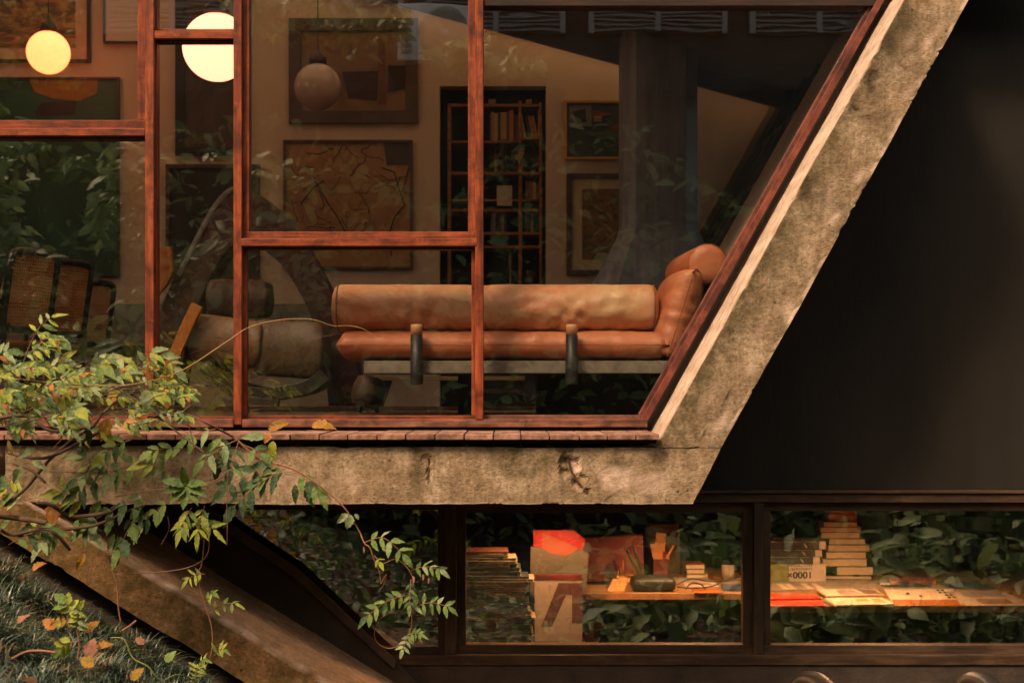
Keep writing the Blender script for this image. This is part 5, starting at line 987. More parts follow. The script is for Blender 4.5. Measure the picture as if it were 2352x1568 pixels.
# --- leafy mass climbing over the deck at the left
kin = ['mid']*4 + ['pale']*6 + ['lime']*6 + ['deep'] + ['gold'] + ['rust']
def topline(x):
    pts = [(-60,800),(0,805),(40,800),(70,770),(95,735),(130,790),(200,795),(280,810),(340,800),(380,825),(430,880),(470,930)]
    for (a,b),(c,d) in zip(pts[:-1],pts[1:]):
        if a <= x <= c: return b+(d-b)*(x-a)/(c-a)
    return 900
for part in range(3):
    pl = Plant('climbing_vine', ('sunlit leafy vine massed over the deck in front of the cane chairs', 'yellowing vine tangle along the deck edge below the sunlit mass', 'vine growing in the middle of the mass, against the window post')[part], 'vine', P(-20,1230,-1.0), STEM_B)
    for k2 in range((38,30,26)[part]):
        x = rl.uniform(-50,395); 
        if part < 2 and rl.random() < .35: x = rl.uniform(-50,150)
        if part == 2: x = rl.uniform(60,425)
        yt = topline(x)+16; y = yt + rl.uniform(*((0,.6),(.48,1.0),(.1,.85))[part])*(985-yt); Y = rl.uniform(-1.4,-.66)
        a = P(x-14, y+rl.uniform(0,14), Y); an = R(rl.uniform(-25,35)); L = rl.uniform(34,62)/ppm(Y); b = a + Vector((L*math.cos(an), rl.uniform(-.05,.03), L*math.sin(an)*.8))
        pl.spray(a, b, rl.choice((2,3,3)), rl.uniform(26,42)/ppm(Y), kin if part != 1 else kin+['gold','deep','pale'], rl.uniform(.02,.2), rl.choice(('oval','oval','broad','slim')), (rl.uniform(-.5,.5),-.5,.75), 48, jit=.5)
    if part == 0:
        sp = [P(-40,865,-1.15),P(60,872,-1.15),P(150,882,-1.15),P(260,886,-1.12),P(330,878,-1.1),P(390,862,-1.05),P(440,838,-1.0),P(520,785,-.95),P(575,750,-.92),P(640,735,-.9),P(690,732,-.9),P(725,735,-.9),P(765,748,-.88),P(805,748,-.86),P(838,757,-.86),P(862,775,-.85),P(885,778,-.85),P(897,790,-.84)]
        q = smooth_path(sp, 4); n = len(q); pl2 = MB(); pl2.tube(q, [.0027-.0019*i/(n-1) for i in range(n)], 7); pl2.build('long_shoot', simple('yellow_shoot', (0.34,0.18,0.06), (0.24,0.18,0.04), 4, rough=.5), pl.t)
        pl.stem(smooth_path([P(30,1000,-1),P(45,870,-1.05),P(70,790,-1.05),P(100,738,-1.05)],4), (.006,.0015))
        for (x,y,x2,y2) in ((70,775,118,728),(62,800,120,775),(45,820,110,800)): pl.spray(P(x,y,-1.05), P(x2,y2,-1.02), 3, 36/ppm(-1), ['lime','pale','mid','lime'], .05, 'slim')
        for (x,y,x2,y2) in ((330,805,400,840),(340,850,395,880),(300,900,380,890)): pl.spray(P(x,y,-.8), P(x2,y2,-.78), 3, 46/ppm(-.8), ['pale','mid','lime'], .12)
    elif part == 1:
        for pts, r in (([(0,960),(60,955),(120,990),(200,980)],.008), ([(10,1160),(60,1120),(110,1060),(165,1010),(215,978),(235,945)],(.008,.005)), ([(-40,1180),(40,1190),(80,1195),(105,1200)],.011), ([(20,1040),(100,1052),(175,1020),(240,985)],.007), ([(104,1108),(70,1078),(30,1064)],.006), ([(85,1155),(120,1160),(160,1185),(230,1180),(255,1175)],.008), ([(235,950),(300,905),(390,955),(440,930)],.005), ([(255,885),(330,930),(385,975),(470,1040)],(.005,.003)), ([(340,958),(400,950),(440,955),(480,975),(530,1000),(545,1012)],(.005,.004)), ([(0,1215),(30,1228),(110,1215),(160,1262)],.007), ([(150,1215),(220,1205),(290,1175),(330,1160)],(.007,.004))):
            pl.stem(smooth_path([P(x,y,-1.0+.05*math.sin(x*.05)) for x, y in pts], 4), r, 7)
        for (x,y,dx,dy,l,kd,sh) in ((30,955,8,30,64,'pale','broad'),(78,960,-18,34,60,'pale','broad'),(150,905,20,-6,50,'gold','oval'),(250,960,-10,40,58,'gold','broad'),(235,985,18,30,50,'lime','broad'),(80,1030,-30,14,48,'pale','oval'),(335,895,5,45,50,'pale','broad'),(205,985,-4,30,44,'deep','oval'),(50,1068,-14,26,52,'pale','oval'),(75,1058,22,12,46,'pale','oval'),(18,1010,10,35,40,'gold','slim'),(12,1090,-12,26,50,'deep','oval')):
            pl.leaf(P(x,y,-1.12), (dx,rl.uniform(-6,6),-dy), l/ppm(-1.1), (0.1,-1,.35), kd, sh)
    for k2 in range(9):
        x = rl.uniform(-30,330); y = rl.uniform(topline(x)+40, 1000); Y = rl.uniform(-1.3,-.8); dx = rl.uniform(60,150); dy = rl.uniform(-70,60)
        pl.stem(smooth_path([P(x,y,Y), P(x+dx*.35,y+dy*.2-rl.uniform(0,14),Y), P(x+dx*.7,y+dy*.65,Y+.03), P(x+dx,y+dy,Y+.05)],4), (.0028,.001), 5)
    pl.done()

# --- sprays drooping over the beam
dv = Plant('drooping_vine', 'green pinnate vine drooping in front of the concrete beam', 'vine', P(330,1200,-1.0), STEM_R)
S = lambda x0,y0,x1,y1,n,l,kd,sag=.08,Y=-.95,sh='oval',**kw: dv.spray(P(x0,y0,Y), P(x1,y1,Y-.03), n, l/ppm(Y), kd, sag, sh, **kw)
DG = ['deep','deep','mid']; MG = ['mid','mid','pale','deep']; LG = ['lime','mid','lime']
S(328,1058,178,1130,5,58,MG,.05); S(352,1135,205,1200,4,60,MG,.04); S(340,1150,275,1256,3,50,DG,.1,-.95,'broad'); S(300,1085,180,1100,3,55,MG); S(395,1150,330,1200,3,50,MG)
for ang in range(0,360,45): dv.leaf(P(428,1113,-1.0), (math.cos(R(ang)),-.35,math.sin(R(ang))*.7-.35), 58/ppm(-1), (0,-1,.6), rl.choice(['mid','mid','lime']), 'oval')
S(470,1160,455,1222,4,42,LG,.05,-.98,'slim'); S(440,1165,415,1215,4,40,LG,.05,-.98,'slim'); S(440,1195,490,1215,3,40,LG,.1,-.95,'slim')
S(508,985,430,1010,2,52,['pale','mid'],.1,-.8); S(512,985,500,1050,2,50,['mid','deep'],.05,-.8); S(545,1010,470,1055,2,56,['pale','mid'],.06,-.82); S(548,1015,530,1070,2,46,['mid','deep'],.03,-.82); S(555,1020,600,1040,1,40,['mid'],.03,-.82)
S(640,1064,520,1118,4,50,DG,.06,-.85); S(655,1075,540,1160,4,54,['deep','pale','deep'],.06,-.88); S(676,1082,600,1098,2,48,DG,.05,-.85); S(680,1085,730,1128,3,44,DG,.05,-.8)
for (x,y,dx,dy,l,kd) in ((678,1112,0,40,48,'deep'),(702,1120,14,40,52,'deep'),(577,1132,-18,36,56,'pale'),(610,1002,-55,-2,58,'pale'),(628,1012,-6,40,50,'lime'),(626,1050,-20,16,40,'lime'),(124,1150,1,52,58,'rust'),(232,1150,-18,26,50,'mid'),(262,1225,-8,30,42,'mid'),(270,1255,0,35,44,'deep'),(62,1200,12,34,50,'deep'),(96,1205,12,30,48,'mid'),(24,1192,-14,14,40,'mid'),(358,1070,-22,16,52,'pale'),(372,1080,14,26,52,'pale'),(195,1270,-22,38,46,'gold'),(615,985,40,-14,56,'gold'),(620,992,-8,20,30,'rust')):
    dv.leaf(P(x,y,-.95 if x < 500 else -.82), (dx,rl.uniform(-6,2),-dy), l/ppm(-.9), (rl.uniform(-.3,.3),-1,.3), kd, 'broad' if kd == 'rust' else 'oval')
for (x0,y0,x1,y1) in ((20,1250,110,1215),(60,1150,10,1120),(140,1210,95,1245),(200,1160,140,1130),(240,1090,190,1050),(300,1010,240,1040),(420,1030,350,1035),(395,1090,340,1065),(160,1180,210,1220)): S(x0,y0,x1,y1,rl.choice((2,3)),46,MG+['lime'],.06)
dv.stem(smooth_path([P(541,1007,-.82),P(587,1048,-.82),P(609,1058,-.84),P(674,1077,-.85),P(738,1118,-.85),P(784,1158,-.85),P(808,1190,-.85),P(832,1232,-.85)],4), (.005,.003), 7)
dv.stem(smooth_path([P(265,1140,-1),P(330,1128,-1),P(420,1118,-.98),P(490,1105,-.95),P(522,1082,-.93),P(533,1076,-.93)],4), (.003,.0018))
for pts, r in (([(524,1080),(521,1150),(522,1205),(521,1252)],.0022), ([(470,1215),(467,1265),(462,1300),(452,1316),(462,1330),(458,1345),(470,1385),(484,1430),(488,1465),(484,1505),(463,1545),(440,1558)],.0026), ([(480,1240),(475,1275),(440,1300),(380,1312),(300,1317),(265,1318)],.0024), ([(250,1275),(258,1310),(268,1340),(272,1395),(277,1425)],.0036), ([(612,1062),(640,1070),(660,1045),(655,1035)],.0014), ([(385,1185),(388,1215),(370,1250)],.0022), ([(210,1050),(195,1085),(150,1082)],.003), ([(155,975),(140,1010),(120,1030),(132,1025)],.0016), ([(425,955),(440,1000),(445,1050),(430,1085),(390,1100)],.0022), ([(160,1215),(165,1235),(155,1255)],.0012), ([(100,1080),(250,1090),(300,1120)],.002)):
    dv.stem(smooth_path([P(x,y,-.93) for x, y in pts], 4), r)
for (x,y,x1,y1) in ((470,1318,432,1330),(474,1385,488,1362),(478,1412,540,1385),(492,1505,512,1490),(456,1548,470,1515)): S(x,y,x1,y1,3,26,['lime','mid'],.15,-.93,'slim')
for pts in ([(0.0)],): pass
dv.done()

# --- tendril hanging below the beam
tv = Plant('hanging_tendril', 'thin reddish tendril with small leaves hanging below the beam', 'vine', P(832,1230,-.85), STEM_R)
Yv = -.85; T = lambda pts, r: tv.stem(smooth_path([P(x,y,Yv-.02*math.sin(i*.8)) for i,(x,y) in enumerate(pts)], 5), r)
T([(828,1226),(838,1248),(850,1258),(862,1290),(880,1294),(905,1284),(925,1292),(945,1318),(949,1345),(942,1378),(944,1400),(946,1430),(938,1460),(915,1482),(890,1488),(868,1476),(860,1455),(870,1425),(888,1410),(905,1400),(904,1388),(895,1378)], (.0032,.0014)); T([(862,1290),(872,1315),(874,1340),(880,1330),(888,1318),(880,1345),(872,1352)], .0012); T([(784,1160),(760,1155)], .0014)
for (x,y,dx,dy,l) in ((800,1180,-28,20,34),(806,1182,-6,34,34),(815,1180,10,10,16)): tv.leaf(P(x,y,Yv-.01), (dx,-4,-dy), l/ppm(Yv), (0,-1,.3), 'pale', 'broad')
TS = lambda x0,y0,x1,y1,n,l,kd,**kw: tv.spray(P(x0,y0,Yv), P(x1,y1,Yv-.04), n, l/ppm(Yv), kd, **kw)
TS(838,1245,925,1272,4,36,['mid','mid','pale'], sag=.25, spread=65); TS(944,1310,1010,1308,4,28,['mid','pale'], sag=.12); TS(944,1330,940,1388,4,26,['mid','deep'], sag=0); TS(935,1366,842,1415,5,32,['mid','deep','mid'], sag=.1, spread=62); TS(942,1400,1028,1392,5,30,['mid','pale','mid'], sag=.14, spread=68); TS(930,1462,965,1455,4,22,['mid'], sag=.1); TS(942,1455,925,1490,3,22,['pale'], sag=.05); TS(860,1275,872,1290,1,24,['lime'], sag=0)
for (x,y) in ((835,1255),(972,1318),(985,1325),(950,1322)): tv.leaf(P(x,y,Yv-.03), (rl.uniform(-3,3),-2,-8), 16/ppm(Yv), (0,-1,.2), 'pink', 'slim')
tv.done()

# --- seedlings in the grass and runners
sg = Plant('seedling', 'small seedling with paired leaflets standing up out of the grass', 'seedling', P(178,1505,-1.6), STEM_R)
Yg = -1.6; sg.stem(smooth_path([P(178,1512,Yg),P(182,1480,Yg),P(175,1440,Yg)],4), (.004,.003)); sg.spray(P(176,1445,Yg), P(182,1400,Yg-.02), 4, 26/ppm(Yg), ['pale','lime','lime'], 0, 'broad', (0,-.9,.5), 78); sg.spray(P(165,1410,Yg), P(152,1385,Yg), 2, 34/ppm(Yg), ['lime','mid'], 0, 'broad', (0,-.9,.5), 40); sg.spray(P(172,1422,Yg), P(132,1426,Yg), 3, 20/ppm(Yg), ['gold','lime'], 0, 'broad', (0,-.9,.5), 75); sg.spray(P(172,1472,Yg), P(140,1485,Yg), 2, 34/ppm(Yg), ['mid','lime'], .1, 'broad', (0,-.9,.5), 60); sg.done()
rn = Plant('ground_runner', 'thin yellow green runner looping over the grass below the leg', 'vine', P(300,1500,-1.5), STEM_G)
rn.stem(smooth_path([P(255,1464,-1.5),P(285,1468,-1.5),P(305,1510,-1.5),P(340,1530,-1.5),P(368,1562,-1.48),P(400,1550,-1.4),P(425,1552,-1.3),P(450,1566,-1.2)],5), .0028); rn.spray(P(448,1562,-1.2), P(455,1530,-1.2), 3, 26/ppm(-1.2), ['lime','mid'], .1, 'slim'); rn.done()
mb = MB(); mb.tube(smooth_path([P(28,1512,-1.9),P(60,1496,-1.9),P(95,1494,-1.9),P(128,1498,-1.9)],4), .005, 6); tag(mb.build('twig', STEM_R), 'curved reddish dry twig lying on the grass', 'twig', 'dry twigs on the grass')
mb = MB(); mb.tube([P(280,1448,-1.3),P(296,1438,-1.28),P(312,1425,-1.25)], .004, 6); tag(mb.build('twig', STEM_R), 'short straight twig leaning by the foot of the leg', 'twig', 'dry twigs on the grass')

# --- fallen leaves on deck and grass
def lone(label, base, d, L, nrm, kind, shape='oval', bend=None):
    o = bpy.data.objects.new('fallen_leaf', rl.choice(LEAF[(kind,shape)])); COL.objects.link(o); d = Vector(d).normalized(); x = d.cross(Vector(nrm)).normalized(); z = x.cross(d)
    M3 = Matrix((x,d,z)).transposed().to_4x4(); M3.translation = Vector(base); o.matrix_world = M3 @ Matrix.Diagonal((L*1.1,L,L,1)); tag(o, label, 'leaf', 'fallen leaves')
zd = 1.4365
def deckpt(px, py): return P(px, py, (ZC-zd)*F/(py-VY)-D)
lone('curled orange leaf standing on the deck below the lower pane', P(716,981,-.12), (1,.1,.16), .115, (-.2,-.6,.6), 'gold', 'broad')
lone('flat yellow leaf lying on the deck near the slanting frame', deckpt(1252,986), (1,.1,.02), .13, (0,-.2,1), 'gold', 'slim')
lone('brown curled leaf lying at the corner of the deck', deckpt(1376,986), (1,.15,.06), .135, (0,-.5,1), 'pink', 'broad'); lone('small rust leaf tucked at the very end of the deck', deckpt(1438,985), (1,.2,.03), .09, (0,-.4,1), 'rust', 'oval')
lone('pale dry leaf lying on the deck behind the vine', deckpt(250,988), (1,.1,.08), .10, (0,-.6,.9), 'pink', 'broad'); lone('tiny pinkish leaf on the middle of the deck', deckpt(972,992), (1,-.2,.05), .04, (0,-.3,1), 'pink', 'slim')
for i, (px_, py_, Y, kd, l, lb) in enumerate(((205,1512,-1.7,'pink',52,'pink dry leaf lying on the grass beside the seedling'),(222,1490,-1.65,'gold',40,'curled yellow leaf above the pink one on the grass'),(215,1530,-1.75,'gold',44,'yellow blotched leaf just below the pink one'),(380,1520,-1.3,'mid',36,'green fallen leaf near the foot of the leg'),(130,1440,-1.5,'rust',44,'rust leaf lying behind the seedling'),(195,1450,-1.5,'gold',40,'golden leaf between the seedling and the leg'),(40,1430,-1.9,'pink',34,'dull pink leaf at the left of the grass'),(300,1560,-1.6,'gold',40,'yellow leaf at the bottom edge of the grass'),(75,1310,-.95,'rust',36,'brown leaf in the dark gap under the leg'),(330,1480,-1.3,'pink',28,'small dry leaf by the runner'))):
    lone(lb, P(px_,py_,Y), (rl.uniform(-1,1),.2,rl.uniform(.1,.8)), l/ppm(Y), (rl.uniform(-.4,.4),-.8,.6), kd, 'broad')

# ------------------------------------------------------------------ grass and litter
def blades(n, pick, lmin, lmax, wd, cols, name, label):
    vs = []; fs = []; mi = []; rr = random.Random(5)
    for k2 in range(n):
        x, y = pick(rr); z = terr(x, y)-.01; nb = rr.randint(14,24); tl = rr.uniform(.7,1.25); cm = rr.choice(cols)
        ta = rr.uniform(0,6.28)
        for b in range(nb):
            a = rr.uniform(0,6.28); ln = rr.uniform(lmin,lmax)*tl; lean = rr.uniform(.45,1.25); w2 = wd*rr.uniform(.7,1.3); bx, by = x+rr.uniform(-.025,.025), y+rr.uniform(-.025,.025); dx, dy = math.cos(a)*.75+.35*math.cos(ta), math.sin(a)*.75+.35*math.sin(ta); sx, sy = -math.sin(a)*w2, math.cos(a)*w2; b0 = len(vs)
            for i in range(5):
                t = i/4; r = ln*lean*(t**1.25); h = ln*(t-.62*lean*t*t); ww = (1-t**1.6)
                vs.append((bx+dx*r-sx*ww, by+dy*r-sy*ww, z+h)); 
                vs.append((bx+dx*r+sx*ww, by+dy*r+sy*ww, z+h))
            for i in range(4): fs.append((b0+2*i,b0+2*i+1,b0+2*i+3,b0+2*i+2)); mi.append(cm)
    me = bpy.data.meshes.new(name); me.from_pydata(vs, [], fs)
    for m in GRM: me.materials.append(m)
    me.polygons.foreach_set('material_index', mi); me.update(); o = link(name, me, kind='stuff'); o['label'] = label; o['category'] = 'grass'; return o
def grm(name, a, b):
    m, t, bs = newmat(name); f = tex(t, coords(t), 9, 4); t.links.new(ramp(t, f, [(0.3,a),(0.7,b)]), bs.inputs['Base Color']); bs.inputs['Roughness'].default_value = .38; bs.inputs['Specular IOR Level'].default_value = .6; return m
GRM = [grm('blue_green_blade', (0.028,0.052,0.036), (0.11,0.15,0.11)), grm('green_blade', (0.03,0.055,0.022), (0.08,0.12,0.05)), grm('dry_blade', (0.20,0.14,0.07), (0.30,0.23,0.13))]
def pick(rr):
    while True:
        x = rr.uniform(-2.75,-0.95); y = rr.uniform(-2.7,-.74)
        d = y+D; px_ = VX+x*F/d; py_ = VY+(ZC-terr(x,y))*F/d
        if py_ < 1660 and px_ > -70 and px_ < 620:
            if noise.noise(Vector((x*3.2,y*3.2,1))) < -.03 and rr.random() < .9: continue
            if y > -.90 and rr.random() < .45: continue
            return x, y
blades(1450, pick, .07, .135, .0036, [0,0,0,1,1,0,2], 'grass', 'dark blue green mondo grass tufts on the slope under the leg')
def litter(n, pk, name, label, smin, smax, ks, up=.0, thick=1):
    vs = []; fs = []; mi = []; rr = random.Random(9); 
    for k2 in range(n):
        x, y, z = pk(rr); L = rr.uniform(smin,smax); d = Vector((rr.uniform(-1,1),rr.uniform(-1,1),rr.uniform(-.15,.3)+up*rr.uniform(-1,.4))).normalized(); nr = Vector((rr.uniform(-.5,.5),rr.uniform(-.5,.5),1)) if not up else Vector((rr.uniform(-.7,.7),rr.uniform(.0,1.0),rr.uniform(.2,.9)))
        xx = d.cross(nr).normalized(); zz_ = xx.cross(d); b0 = len(vs); W = L*rr.uniform(.15,.27); c = Vector((x,y,z))
        for (t, w_) in ((0,0.04),(.25,.8),(.55,1),(.8,.55),(1,.02)):
            base = c + d*L*t - zz_*L*.22*t*t; vs += [base - xx*W*w_ + zz_*W*w_*.3, base, base + xx*W*w_ + zz_*W*w_*.3]
        for i in range(4): b1 = b0+3*i; fs += [(b1,b1+1,b1+4,b1+3),(b1+1,b1+2,b1+5,b1+4)]; mi += [0]*2
        m = rr.randrange(len(ks)); mi[-8:] = [m]*8
    me = bpy.data.meshes.new(name); me.from_pydata([tuple(v) for v in vs], [], fs); [me.materials.append(LM2[k3]) for k3 in ks]; me.polygons.foreach_set('material_index', mi); me.polygons.foreach_set('use_smooth', [True]*len(fs)); me.update(); o = link(name, me, kind='stuff'); o['label'] = label; o['category'] = 'foliage'; return o
def flatleaf(name, a, b, rough=.6):
    m, t, bs = newmat(name); f = tex(t, coords(t), 5, 5); t.links.new(ramp(t, f, [(0.32,a),(0.68,b)]), bs.inputs['Base Color']); bs.inputs['Roughness'].default_value = rough
    tl = N(t, 'ShaderNodeBsdfTranslucent'); t.links.new(bs.inputs['Base Color'].links[0].from_socket, tl.inputs[0]); ms = N(t, 'ShaderNodeMixShader'); ms.inputs[0].default_value = .35
    t.links.new(bs.outputs[0], ms.inputs[1]); t.links.new(tl.outputs[0], ms.inputs[2]); t.links.new(ms.outputs[0], t.nodes['Material Output'].inputs[0]); return m
LM2 = {'g1': flatleaf('hedge_leaf_dark', (0.04,0.08,0.022), (0.085,0.14,0.04)), 'g2': flatleaf('hedge_leaf_mid', (0.10,0.16,0.045), (0.19,0.26,0.08)), 'g3': flatleaf('hedge_leaf_light', (0.14,0.19,0.06), (0.25,0.30,0.11)), 'b1': flatleaf('litter_brown', (0.08,0.035,0.015), (0.17,0.08,0.035), .8), 'b2': flatleaf('litter_tan', (0.22,0.11,0.06), (0.34,0.18,0.10), .8), 'b3': flatleaf('litter_ochre', (0.25,0.13,0.02), (0.34,0.19,0.04), .8)}
def pl1(rr):
    x, y = pick(rr); return x, y, terr(x,y)+rr.uniform(0,.025)
litter(900, pl1, 'leaf_litter', 'dry brown leaves scattered between the grass tufts', .03, .07, ['b1','b1','b2','b3'])
def pl2_(rr): x = rr.uniform(-4,5); y = rr.uniform(-6.2,-.9); return x, y, terr(x,y)+.015
litter(1500, pl2_, 'leaf_litter', 'dry leaves scattered over the soil of the garden', .05, .11, ['b1','b1','b2','b3','g1'])

# ------------------------------------------------------------------ garden opposite, seen mirrored in the panes
def hedge_pts(rr):
    x = rr.uniform(-8,8); z = rr.uniform(0,4.4); top = 4.0+1.0*noise.noise(Vector((x*.6,0,0))); z = min(z, top)
    return x, -7.9 - .5*z/4 + .5*noise.noise(Vector((x*.9,z*.9,2))) + rr.uniform(-.25,.25), z+terr(x,-8.2)*.6
litter(6500, hedge_pts, 'hedge_foliage', 'dense climbing garden foliage opposite the house mirrored in the glass', .07, .25, ['g1','g2','g2','g3'], .8)
def side_pts(rr):
    while True:
        x = rr.uniform(-6.5,-1.7); z = rr.uniform(.2,3.6)
        if noise.noise(Vector((x*1.1,z*1.1,7))) > -.12: return x, -6.7 + .3*noise.noise(Vector((x,z,2))) + rr.uniform(-.2,.2), z+terr(x,-6.7)*.5
litter(5000, side_pts, 'climbing_foliage', 'sunlit hanging foliage beside the garden path mirrored in the panes with the cane chairs', .08, .25, ['g2','g3','g3','g1'], .8)
gw = thing('backing_wall', 'dark backing wall added behind the foliage opposite', 'wall', (0,-8.9,0)); mb = MB(); mb.box(-10,10,-9.0,-8.75,-.3,4.75); mb.build('wall_body', simple('dark_backing_stone', (0.022,0.020,0.013), (0.012,0.011,0.008), 3, rough=.95), gw)  # dark wall added so the mirrored leaves stand out brighter
def bush_pts(rr):
    x = rr.choice((2.1,3.0,3.9,4.8,2.6,-3.4)) + rr.gauss(0,.4); z = rr.uniform(0,1.5); return x, -6.3+rr.gauss(0,.35), z+max(terr(x,-6.3),0)
def low_pts(rr):
    while True:
        x = rr.uniform(.55,5.2); y = rr.uniform(-4.6,-2.0); zm = 1.65-.2*(7+y)-.16
        if (x < 1.5 and rr.random() < .5) or noise.noise(Vector((x*1.6,y*1.6,8))) < -.22: continue
        z = terr(x,y) + rr.uniform(.05,1)*min(zm, .75)*(.65+.5*noise.noise(Vector((x*2,y*2,4))))
        if z < zm: return x, y, z
litter(3000, low_pts, 'broad_leaved_ground_cover', 'broad leaved ground plants before the lower windows mirrored in their panes', .07, .27, ['g1','g2','g3','g3'], .8)
def low2_pts(rr):
    while True:
        x = rr.uniform(-2.2,.9); y = rr.uniform(-6.0,-1.4); z = terr(x,y)+rr.uniform(0,.12)
        if z < 1.65-.2*(7+y)-.14: return x, y, z
litter(2600, low2_pts, 'low_ground_cover', 'dark low ground cover on the slope mirrored in the narrow lower pane', .05, .12, ['g1','g1','g1','b1','g2'], .4)
litter(1700, bush_pts, 'shrub_foliage', 'broad leaved shrubs in the garden mirrored in the lower panes', .14, .32, ['g2','g3','g3','g1'], .7)
def tops(rr):
    px_, py_, wx, wy = rr.choice(((640,45,70,30),(740,60,80,35),(840,70,60,40),(900,50,25,30),(600,20,60,25),(1035,130,45,16),(1080,120,30,20),(1180,150,60,10),(700,20,120,20)))
    d_ = 14.6; return (rr.gauss(px_,wx*.6)-VX)*d_/F, -7.6+rr.uniform(-.25,.25), ZC-(rr.gauss(py_,wy*.6)-VY)*d_/F
litter(1100, tops, 'overhanging_foliage', 'overhanging branches of garden foliage in front of the shutters of the house opposite', .09, .2, ['g2','g3','g3','g1'], .8)
def far_pts(rr):
    x = rr.uniform(-11,-3.2); z = rr.uniform(0,8.5); return x, -12.2+.8*noise.noise(Vector((x*.7,z*.7,3)))+rr.uniform(-.4,.4), z
litter(6500, far_pts, 'tree_foliage', 'tall dark tree foliage beyond the end of the house opposite', .16, .34, ['g1','g1','g2','g3'], .8)
mb = MB(); hx = [-16+1.0*i for i in range(14)]
mb.add([(x, -14.5-1.5*j, 9.5+1.2*noise.noise(Vector((x*.4,1,1)))+j*.5 if j else -.3) for j in range(4) for x in hx], [(j*14+i, j*14+i+1, (j+1)*14+i+1, (j+1)*14+i) for j in range(3) for i in range(13)], 0, True)
mb.build('sky_backing', simple('dark_green_backing', (0.03,0.045,0.015), (0.012,0.018,0.007), 3, rough=.95, bmp=.2, bs=6), kind='structure')  # dark backing added to block the sky showing between the far leaves
def right_pts(rr): x = rr.uniform(2.2,7.5); z = rr.uniform(2.2,8.0); return x, 8.0+.6*noise.noise(Vector((x,z,1)))+rr.uniform(-.4,.4), z
litter(5200, right_pts, 'tree_foliage', 'dark tree foliage outside the gridded side window', .2, .4, ['g1','g2','g1'], .8)
nh = thing('neighbour_house', 'pale house with louvred shutters opposite, mirrored in the upper panes', 'house', (0,-9.2,0))
NW = simple('pale_house_wall', (0.032,0.029,0.022), (0.022,0.02,0.015), 2, rough=.8); mb = MB(); mb.box(-4.6,9,-9.6,-9.2,0,6.4); mb.build('wall', NW, nh)
mb = MB(); mb.box(-4.8,9.3,-10.2,-9.02,6.4,6.5); mb.build('roof', simple('grey_tiles', (0.12,0.10,0.09), None, 6), nh)
LOUV = simple('white_louvre', (0.27,0.26,0.245), (0.22,0.21,0.20), 3, rough=.6)
for i in range(6):
    x0 = -4.4+1.75*i; shp = holder('shutter', nh)
    mb = MB(); mb.box(x0,x0+1.5,-9.195,-9.17,5.44,6.36); mb.build('backing', simple('shutter_backing_%d' % i, (0.15,0.14,0.125), None, 3), shp)
    for a in (x0,x0+.72,x0+1.44): mb = MB(); mb.box(a,a+.06,-9.168,-9.11,5.44,6.36); mb.build('stile', LOUV, shp)
    for j in range(17):
        zz_ = 5.46+.052*j; mb = MB()
        for a in (x0+.062,x0+.782): mb.add([(a,-9.165,zz_+.034),(a+.656,-9.165,zz_+.034),(a+.656,-9.115,zz_),(a,-9.115,zz_),(a,-9.165,zz_+.04),(a+.656,-9.165,zz_+.04),(a+.656,-9.115,zz_+.006),(a,-9.115,zz_+.006)], [(0,1,2,3),(7,6,5,4),(2,6,7,3),(0,4,5,1)])
        mb.build('slat', LOUV, shp)
yo = 8.35
def RP(px, py, y): d = D+y; return Vector(((px-VX)*d/F, -y, ZC-(py-VY)*d/F))
acu = thing('air_conditioner', 'white air conditioner unit with a round fan grille mirrored in the tall pane', 'air conditioner', RP(1000,140,yo))
a, b = RP(912,140,yo), RP(1100,10,yo); mb = MB(); mb.box(a.x,b.x,-yo-.35,-yo,a.z,b.z); mb.build('casing', simple('white_casing', (0.86,0.83,0.78), None, 3, rough=.45), acu, .02)
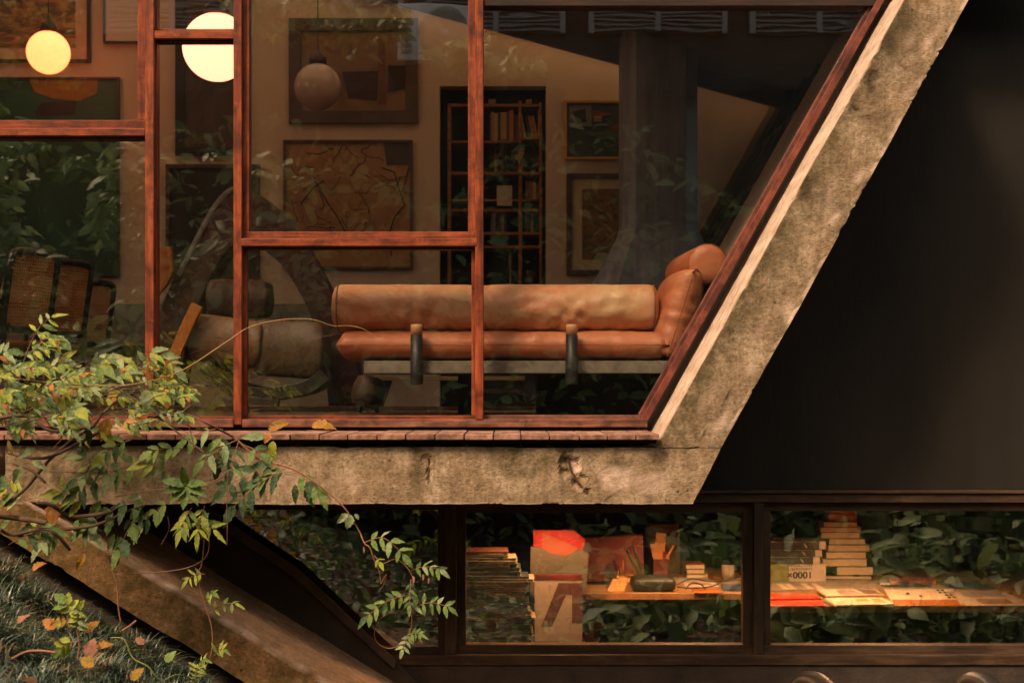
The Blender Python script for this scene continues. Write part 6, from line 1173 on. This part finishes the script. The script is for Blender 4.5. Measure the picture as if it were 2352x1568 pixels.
c = RP(1020,78,yo); rf = 60/(F/(D+yo)); Mf = Matrix.Translation(c+Vector((0,.004,0))) @ Matrix.Rotation(R(-90),4,'X')
mb = MB(); mb.lathe([(0.001,0),(rf*.99,0),(rf,.004),(0.001,.005)], Mf, 40); mb.build('fan_opening', simple('fan_shadow', (0.45,0.42,0.36), None, 4), acu)
mb = MB()
for k2 in range(36):
    th = 2*math.pi*k2/36; mb.tube([Mf @ Vector((rf*q*math.cos(th+.9*q), rf*q*math.sin(th+.9*q), .012)) for q in (.2,.4,.6,.8,1.0)], .006, 4)
mb.build('grille', simple('grille_wire', (0.42,0.38,0.32), None, 5), acu); mb = MB(); mb.lathe([(0.001,.02),(rf*.19,.018),(rf*.2,.006)], Mf, 24); mb.build('hub', LOUV, acu)
for j in range(7): mb = MB(); q = RP(922,22+15*j,yo); q2 = RP(945,30+15*j,yo); mb.box(q.x,q2.x,-yo+.001,-yo+.02,q2.z,q.z); mb.build('vent', LOUV, acu)
mb = MB(); mb.box(a.x-.1,b.x+.1,-9.19,-yo+.02,a.z-.06,a.z-.003); mb.build('bracket', MATTE_BLACK, acu)

# ------------------------------------------------------------------ black bent pipes by the lower wall
PIPEM = simple('dull_black_pipe', (0.020,0.014,0.010), (0.012,0.009,0.007), 9, rough=.42, spec=.35)
for i, (x, y) in enumerate(((1852,1538),(2232,1536))):
    Y0 = 0.02; t = thing('bent_pipe', ('bent black glossy pipe below the mullion of the lower windows','bent black glossy pipe nearer the picture corner')[i], 'pipe', P(x,1700,Y0), 'bent pipes at the foot of the wall')
    r = 30/ppm(Y0)
    pts = smooth_path([P(x-24,1760,Y0+.06), P(x-18,1610,Y0+.06), P(x-4,1574,Y0+.05), P(x+26,1574,Y0-.02), P(x+62,1606,Y0-.14), P(x+95,1650,Y0-.25)], 6); mb = MB(); mb.tube(pts, r, 18); mb.build('tube', PIPEM, t)
    mb = MB(); mb.tube(pts[-2:], r*1.12, 18); mb.build('end_collar', PIPEM, t)
